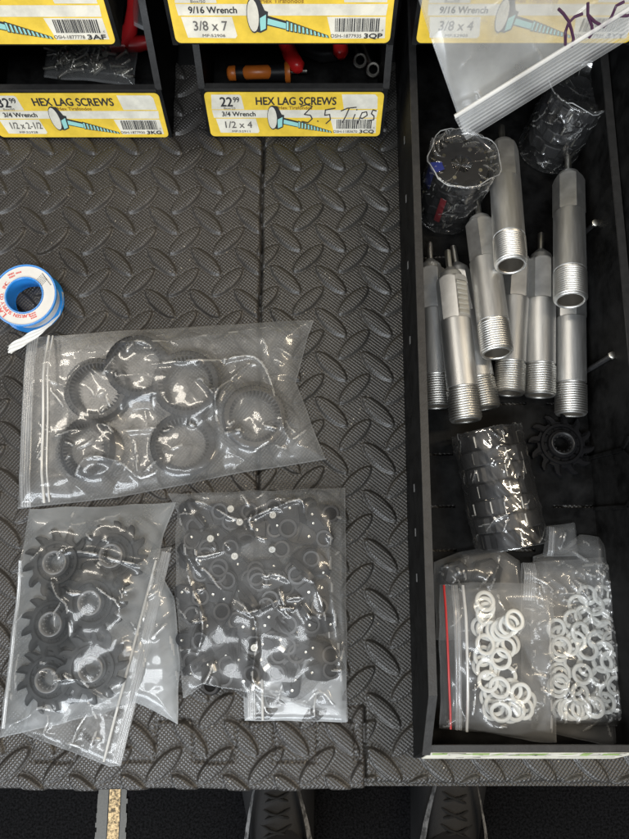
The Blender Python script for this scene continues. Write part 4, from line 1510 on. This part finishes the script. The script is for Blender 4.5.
bag('zip_bag', 'puffed clear bag end rising behind the crinkled washer bag', [(533, 556), (560, 550), (580, 534), (600, 536), (626, 548)], [(530, 640), (628, 640)],
    [(533, 556), (530, 640)], [(626, 548), (628, 640)], 6, 9, 81, 'film', rough=.5, creases=[([(535, 558), (562, 552), (582, 538)], 4, 2), ([(600, 540), (600, 570)], 3, 2)], group='bags of small parts in the bin')
bag('zip_bag', 'clear bag standing at the right wall beside the crinkled washer bag', [(619, 541, 10), (640, 543, 34)], [(622, 735, 10), (645, 735, 34)], [(619, 541, 10), (622, 735, 10)], [(640, 543, 34), (645, 735, 34)],
    10, 3, 86, 'milky', rough=.4, group='bags of small parts in the bin')
bag('zip_bag', 'thin dark clear bag corner at the very front of the bin', [(535, 690), (622, 690)], [(530, 728), (600, 744), (624, 745)], [(535, 690), (530, 728)], [(622, 690), (624, 745)], 4.5, 3, 91, 'film', rough=.5,
    creases=[([(600, 700), (612, 744)], 2, 1.6)], group='bags of small parts in the bin')
bag('zip_bag', 'crinkled clear zip bag of white washers at the right wall',
    [(521, 563), (560, 560), (622, 557)], [(520, 722), (626, 727)], [(521, 563), (520, 722)], [(622, 557), (624, 640), (626, 727)], BAG_R, 6, 101, 'film',
    contents=[(560, 650, 30, 10), (575, 700, 26, 10), (600, 660, 20, 9)], rough=1.25, lam=(6, 30), fine=0.9, wrinkles=9, white=.09,
    creases=[([(604, 575), (612, 600), (609, 640), (616, 690), (622, 722)], 4, 2), ([(597, 600), (603, 570)], 3, 2), ([(545, 575), (565, 590), (560, 605)], 3, 2), ([(575, 580), (590, 600), (600, 590)], 3, 2)],
    zips=[(529, 563, 528, 600, 10, 'ribs')], group='bags of small parts in the bin')
bag('zip_bag', 'clear zip bag of white washers with red zip line',
    [(439, 584), (470, 583), (533, 582), (553, 592)], [(440, 728), (480, 732), (530, 741), (555, 742)],
    [(439, 584), (440, 728)], [(553, 592), (556, 742)], BAG_L, 7, 111, 'film', contents=[(485, 625, 24, 12), (490, 665, 26, 12), (505, 700, 28, 13)],
    creases=[([(549, 592), (552, 740)], 4, 2.2), ([(488, 584), (494, 570), (498, 560)], 3, 2), ([(470, 720), (473, 690), (474, 670)], 3, 2), ([(530, 720), (515, 702), (500, 690)], 3, 2)], rough=.6,
    zips=[(444, 585, 450, 728, 1.8, 'red'), (454, 585, 458, 729, 5, 'ribs'), (462, 585, 466, 730, 2.4, 'bead')], group='bags of small parts in the bin')

# ================================================================== BAG HANGING OVER THE UPPER BIN
hb = bag('zip_bag', 'milky zip bag with purple handwriting hanging over the upper bin',
         [(404, -45, 218), (560, -150, 240), (700, -230, 260)], [(464, 134, 120), (560, 74, 150), (629, 32, 171), (720, -25, 200)],
         [(404, -45, 218), (430, 40, 170), (464, 134, 120)], [(700, -230, 260), (720, -25, 200)], 120, 5, 121, 'hang', rough=.8, lam=(14, 70),
         creases=[([(440, 40), (470, 60), (530, 65)], 4, 2.5), ([(470, 85), (490, 60), (540, 30)], 4, 2.5)])


def hang_z(px, py):
    """height of the hanging bag's sheet at that place, found along its own edges"""
    # bag plane through its corners
    a, b, c = P(404, -45, 218), P(464, 134, 120), P(720, -25, 200)
    n = (b - a).cross(c - a)
    u, v = (px - 314.5) / FPX, (py - 419.5) / FPX
    cc_, s_ = math.cos(PITCH), math.sin(PITCH)
    d = Vector((u, -v * cc_ + s_, -v * s_ - cc_))
    o_ = Vector((0, 0, CH))
    t = n.dot(a - o_) / n.dot(d)
    n.normalize()
    if n.z < 0:
        n = -n
    return o_ + d * t, n


mb = MB()
n_ = 40
m_ = 24
vs = []
for i in range(n_ + 1):
    t = i / n_
    for k in range(m_ + 1):
        s = k / m_
        px = 464 + (720 - 464) * t + (-12) * s
        py = 134 + (-26 - 134) * t - 22 * s
        q, nn = hang_z(px, py)
        vs.append(q + nn * (8.5 + .6 * abs(math.sin(s * math.pi * 7))))
mb.add(vs, grid_faces(m_ + 1, n_ + 1))
mb.m = [1 if (i % m_) % 3 == 0 else 0 for i in range(len(mb.f))]
mb.build('zip_ridges', [M['zip'], M['zipline']], hb, sharp=180)
mb = MB()
mb.tube([hang_z(452 + 256 * t, 110 - 160 * t)[0] + hang_z(500, 80)[1] * 9.5 for t in [i / 30 for i in range(31)]], 1.5, 8)
mb.build('zip_bead', M['zipbead'], hb)
mb = MB()
for pts in ([(554, 3), (559, 8), (564, 15), (567, 24), (569, 33), (567, 41)], [(578, 8), (570, 11), (564, 17), (561, 26), (561, 39)],
            [(583, -3), (583, 9), (587, 20), (588, 26), (584, 32)], [(583, 9), (590, 16), (599, 21), (606, 12), (611, 0), (619, -4)], [(614, 10), (622, 10), (634, 6), (640, -2)]):
    fine = []
    for (a, b) in zip(pts, pts[1:]):
        for k in range(4):
            fine.append((a[0] + (b[0] - a[0]) * k / 4, a[1] + (b[1] - a[1]) * k / 4))
    fine.append(pts[-1])
    mb.tube([hang_z(*p)[0] + hang_z(*p)[1] * 9.2 for p in fine], 0.95, 6)
mb.build('handwriting', M['purple'], hb)

# ================================================================== TAPE SPOOL
sc_ = P(32.5, 302, 2)
sp = thing('tape_spool', 'blue spool of white thread seal tape with loose end', 'tape spool', (sc_.x, sc_.y, .9))
SO = Vector((sc_.x, sc_.y, .9))
F = lambda p: SO + p
mb = MB()
RS = 28.0
mb.lathe([(15, 0), (RS, 0), (RS + .3, .8), (RS, 1.8), (15, 1.9)], 64, fn=F)
mb.lathe([(15.2, 0), (15.2, 17.2), (15.8, 18.0), (16.6, 18.0), (16.8, 17.2)], 64, fn=F)
mb.lathe([(16.8, 17.2), (RS - 1.2, 17.2), (RS - 1.0, 18.0), (RS, 18.0), (RS + .3, 17), (RS, 15.4), (16, 15.3)], 64, fn=F)
mb.build('spool', M['blue'], sp, sharp=30)
mb = MB()
mb.lathe([(16, 2), (24.5, 2.05), (24.8, 8), (24.4, 15.2), (16, 15.25)], 64, fn=F)
mb.build('wound_tape', M['ptfe'], sp)
mb = MB()
mb.lathe([(17.0, 17.42), (RS - 1.5, 17.42)], 64, fn=F)
lab = mb.build('spool_label', M['paper'], sp)


def arc_text(mb, s, r, a0, a1, size, mi=0, bold=.1):
    n = len(s)
    for i, ch in enumerate(s):
        if ch == ' ':
            continue
        ang = math.radians(a0 + (a1 - a0) * (i + .5) / n)
        v, f = glyphs(ch)
        xs = [p[0] for p in v]
        cx = (max(xs) + min(xs)) / 2
        for k, (ox, oy) in enumerate(((-bold, 0), (bold, 0))):
            out = []
            for p in v:
                lx, ly = (p[0] - cx) * size + ox, p[1] * size + oy
                c, sn = math.cos(ang), math.sin(ang)
                # clockwise lettering, tops outward
                out.append(SO + Vector((c * (r + ly) + sn * lx, sn * (r + ly) - c * lx, 17.55 + .02 * k)))
            mb.add(out, f, mi)


mb = MB()
arc_text(mb, 'LARSEN SUPPLY CO. INC.', 17.7, -70, -224, 4.4, 0, .16)
arc_text(mb, 'LASCO', 21.8, -126, -184, 6.2, 0, .34)
rr_ = random.Random(3)


def dash_block(cx, cy, ang, rows, wid, gap, th, mi):
    """rows of print too small to read"""
    for k in range(rows):
        x = -wid / 2
        while x < wid / 2:
            w = rr_.uniform(.5, 1.4)
            a = math.radians(ang)
            c, s = math.cos(a), math.sin(a)
            yy = (k - (rows - 1) / 2) * gap
            qd = [(x, yy - th), (min(x + w, wid / 2), yy - th), (min(x + w, wid / 2), yy + th), (x, yy + th)]
            mb.add([SO + Vector((cx + c * u - s * v, cy + s * u + c * v, 17.6)) for u, v in qd], [(0, 1, 2, 3)], mi)
            x += w + .35


dash_block(-12.5, 18.0, 205, 2, 5.5, 2.6, .8, 0)
dash_block(-6.5, 20.6, 198, 1, 5.0, 2, .7, 0)
dash_block(9.5, -18.5, 25, 3, 5.5, 1.9, .6, 0)
dash_block(13.5, 13.0, 52, 7, 9, 1.15, .17, 1)
dash_block(18.5, 14.5, -52, 1, 14, 1, .35, 1)
mb.build('spool_words', [M['redink'], M['ink']], lab, smooth=False)
# loose tape end
mb = MB()
path = [(62.5, 292, 12), (63, 303, 12), (59, 315, 12), (50, 324, 13), (40, 331, 13), (30, 337, 12), (22, 342, 10.5), (15, 346, 9), (9, 350, 7.5)]
cl = [P(*p) for p in path]
fine = []
for a, b in zip(cl, cl[1:]):
    for k in range(6):
        fine.append(a.lerp(b, k / 6))
fine.append(cl[-1])
vs = []
nw = 8
for i, p in enumerate(fine):
    t = (fine[min(i + 1, len(fine) - 1)] - fine[max(i - 1, 0)]).normalized()
    s = Vector((-t.y, t.x, 0)).normalized()
    fr = i / (len(fine) - 1)
    wd = 2.4 + 1.7 * min(1, fr * 1.8)
    # upright between the flanges, twisting flat towards the end
    tw = min(1.0, fr * 1.6)
    for k in range(nw + 1):
        o = (k / nw - .5) * 2 * wd
        rag = rr_.uniform(-1.5, 2.2) if i == len(fine) - 1 else 0
        q = p + s * (o * tw) + Vector((0, 0, o * (1 - tw) * .8 + .5 * math.sin(k * 2.1 + i * .5) * tw)) + t * rag
        q.z = max(q.z, 1.5)
        vs.append(q)
mb.add(vs, grid_faces(nw + 1, len(fine)))
mb.build('tape_end', M['ptfe'], sp, sharp=180)

# ================================================================== THINGS INSIDE THE LOWER BINS
# clear bag of small screws
bag('screw_bag', 'small clear bag of steel screws in the lower left bin', [(48, 46), (90, 44), (139, 46)], [(44, 78), (95, 82), (134, 87)], [(48, 46), (44, 78)], [(139, 46), (134, 87)], 16, 4, 131, 'film', step=1.0,
    contents=[(95, 65, 30, 9)], rough=.5, cat='bag')
sm = MB()
sm.lathe([(.05, 0), (3.0, 0), (3.2, .8), (1.5, 2.4), (1.45, 2.6)] + [(1.5 if k % 2 else 1.2, 2.6 + k * .55) for k in range(18)] + [(.1, 13.6)], 10)
scr = sm.build('small_screw', M['bright'])
tag(scr, '', 'screw')
rs = random.Random(9)
for i in range(46):
    o = scr if i == 0 else scr.copy()
    if i:
        COL.objects.link(o)
    px, py = rs.uniform(56, 130), rs.uniform(49, 78)
    if py > 70 + (px - 56) * .12:
        py -= 10
    rot = Matrix.Rotation(rs.choice((.3, .6, 2.6, 2.9, 3.6, 1.2)) + rs.uniform(-.4, .4), 3, 'Z') @ Matrix.Rotation(math.radians(90 + rs.uniform(-12, 12)), 3, 'Y')
    place(o, P(px, py, 18 + rs.uniform(0, 4)), rot, 'small bright steel screw inside the clear bag in the lower left bin', 'small screws in the clear bag')
# red handled tool behind it
A = P(134, 5, 34)
rt = thing('red_tool', 'dark red plastic tool handle standing behind the screw bag', 'tool', P(128, 44, 14))
mb = MB()
mb.tube([P(134, -14, 40), P(133, 10, 34), P(131, 26, 28), P(128, 36, 24), P(122, 44, 22)], [5.5, 5.5, 6.5, 8, 8], 14)
mb.tube([P(110, 46, 20), P(122, 44, 20), P(138, 44, 20), P(150, 42, 20)], [5, 7, 7, 6], 12)
mb.build('handle', M['darkred'], rt, sharp=60)
bag('parts_bag', 'grey clear bag tucked beside the red tool handle', [(135, -5), (149, -5)], [(134, 26), (148, 34)], [(135, -5), (134, 26)], [(149, -5), (148, 34)], 52, 5, 141, 'milky', step=1.0, cat='bag')

# screwdriver
def P6(px, py, z):
    return P(px, py, z)


sd = thing('screwdriver', 'short screwdriver with orange and black handle in the 3.5 Tips bin', 'screwdriver', P(262, 74, 12))
mb = MB()
mb.tube([P(236, 73, 14), P(242, 73, 14), P(280, 72.6, 14), P(288, 72, 14)], [6.2, 7.2, 7.4, 8.2], 18)
hd = mb.build('handle', M['blackpl'], sd, sharp=60)
mb = MB()
mb.tube([P(227, 73.5, 14), P(229, 73.4, 14), P(235, 73.2, 14), P(237, 73.1, 14)], [3.5, 6.2, 6.6, 5.5], 18)
mb.tube([P(243, 72.7, 15.5), P(246, 72.6, 17), P(268, 72, 17.2), P(272, 72, 15.5)], [3.5, 6.0, 6.0, 4], 14)
mb.tube([P(284, 72, 14), P(286, 72, 14), P(290, 71.8, 14), P(291, 71.8, 14)], [7, 9.2, 9.2, 6], 18)
mb.build('grip', M['orange'], hd, sharp=60)
mb = MB()
mb.tube([P(290, 71.8, 14), P(307, 71.2, 14)], 1.7, 10)
mb.build('shaft', M['bright'], sd)
# pliers
pl = thing('pliers', 'pliers with red vinyl grips in the 3.5 Tips bin', 'pliers', P(320, 45, 14))
mb = MB()
mb.tube([P(282, 20, 26), P(286, 44, 22), P(291, 56, 22), P(298, 67, 22), P(299, 71, 22)], [7, 7, 7.2, 6.8, 3.5], 14)
mb.build('grip', M['red'], pl, sharp=60)
mb = MB()
mb.tube([P(338, 22, 30), P(340, 40, 27), P(341, 53, 25), P(341.5, 58, 24)], [7, 7, 7, 3.5], 14)
mb.build('grip', M['red'], pl, sharp=60)
mb = MB()
mb.tube([P(292, 30, 16), P(305, 48, 16), P(322, 54, 16), P(336, 53, 16), P(350, 44, 16)], [5, 7, 7.5, 7, 5], 14)
mb.build('jaw', M['greypl'], pl, sharp=60)
# ring spanners
for i, (cx, cy, lb) in enumerate(((373, 70, 'dark ring spanner end nearest the bin corner'), (360, 61, 'dark ring spanner end behind the other one'))):
    c = P(cx, cy, 14)
    sp_ = MB()
    sp_.lathe([(6.6, -2), (6.8, 2), (5.9, 2.6), (4.2, 2.4), (4.0, -2)], 12, fn=lambda p: c + Matrix.Rotation(.4, 3, 'X') @ p, close=True)
    d = P(cx - 10, cy - 26, 20)
    sp_.tube([c + (d - c).normalized() * 6, c.lerp(d, .5), d], [2.4, 2.1, 2.1], 8)
    o = sp_.build('ring_spanner', M['dull'], origin=c, sharp=40)
    tag(o, lb, 'spanner', 'ring spanners in the bin')

# ================================================================== PERSON AT THE BENCH (only the feet show)
pr = thing('person', 'person in black trousers and grey striped black trainers at the bench', 'person', (0, -430, FZ))


def foot(cx, yaw, mirror):
    c, s = math.cos(yaw), math.sin(yaw)
    cy = -418.0

    def T(x, y, z):
        return Vector((cx + c * x - s * y, cy + s * x + c * y, FZ + z))
    # sections along the foot: y, half width, top height, x shift
    secs = [(-100, 30, 80, 0), (-80, 36, 95, 0), (-40, 38, 98, 0), (0, 40, 92, 1), (40, 45, 80, 3), (80, 50, 66, 5), (120, 52, 55, 7), (160, 48, 46, 8), (185, 36, 38, 9), (200, 15, 26, 10)]
    n = 20
    mb = MB()
    v = []
    for (y, w, h, sh) in secs:
        for k in range(n):
            a = 2 * math.pi * k / n
            x = w * math.copysign(abs(math.cos(a)) ** .8, math.cos(a)) + sh * mirror
            z = 12 + (h - 12) * max(0, math.sin(a)) ** .8 if math.sin(a) > 0 else 12 + 11.8 * math.sin(a)
            v.append(T(x, y, z))
    f = [(i * n + k, i * n + (k + 1) % n, (i + 1) * n + (k + 1) % n, (i + 1) * n + k) for i in range(len(secs) - 1) for k in range(n)]
    f += [tuple(range(n))[::-1], tuple(range((len(secs) - 1) * n, len(secs) * n))]
    mb.add(v, f)
    sh_ = mb.build('shoe', M['shoe'], pr, sharp=50)
    mb = MB()
    for i in range(6):
        y = 18 + i * 17
        z = 88 - i * 6.3
        for sg in (-1, 1):
            mb.tube([T(-20 * sg + 4 * mirror, y, z - 8), T(-8 * sg + 4 * mirror, y + 6, z + 1), T(8 * sg + 4 * mirror, y + 10, z - .5), T(22 * sg + 4 * mirror, y + 14, z - 12)], 1.8, 7)
    mb.build('lace', M['under'], sh_)
    mb = MB()
    for sg in (-1, 1):
        for i in range(1):
            vs = []
            for k in range(9):
                t = k / 8
                y = 105 - 150 * t + i * 4
                xx = sg * (24 + 18 * t + i * 11) + 4 * mirror
                zc = 70 + 16 * t - i * 12 - 14 * t * i
                xx += sg * 7 * math.sin(t * 3.1)
                vs += [T(xx - sg * (1 + 3 * t), y, zc + 4), T(xx + sg * (1 + 4 * t), y, zc - 2)]
            mb.add(vs, [(2 * k, 2 * k + 1, 2 * k + 3, 2 * k + 2) for k in range(8)])
    mb.build('stripe', M['stripe'], sh_)
    return T


feet = []
for cx, yaw, mir in ((P(283, 815, -330).x, .06, -1), (P(447, 815, -330).x, -.10, 1)):
    T = foot(cx, yaw, mir)
    feet.append((cx, T))
mb = MB()
for cx, T in feet:
    # trouser leg from the instep to above the knee
    n = 20
    secs = [(78, 12, 44, 56), (95, -2, 47, 60), (130, -22, 50, 58), (220, -34, 56, 60), (330, -36, 62, 66), (420, -30, 66, 70), (470, -28, 68, 74)]
    v = []
    for (z, y, w, dp) in secs:
        for k in range(n):
            a = 2 * math.pi * k / n
            rip = 1 + .05 * math.sin(3 * a + z * .05)
            v.append(T(w * math.cos(a) * rip, y + dp * math.sin(a) * rip - 25, z))
    f = [(i * n + k, i * n + (k + 1) % n, (i + 1) * n + (k + 1) % n, (i + 1) * n + k) for i in range(len(secs) - 1) for k in range(n)]
    f.append(tuple(range((len(secs) - 1) * n, len(secs) * n)))
    mb.add(v, f)
mb.build('trousers', M['jeans'], pr, sharp=80)
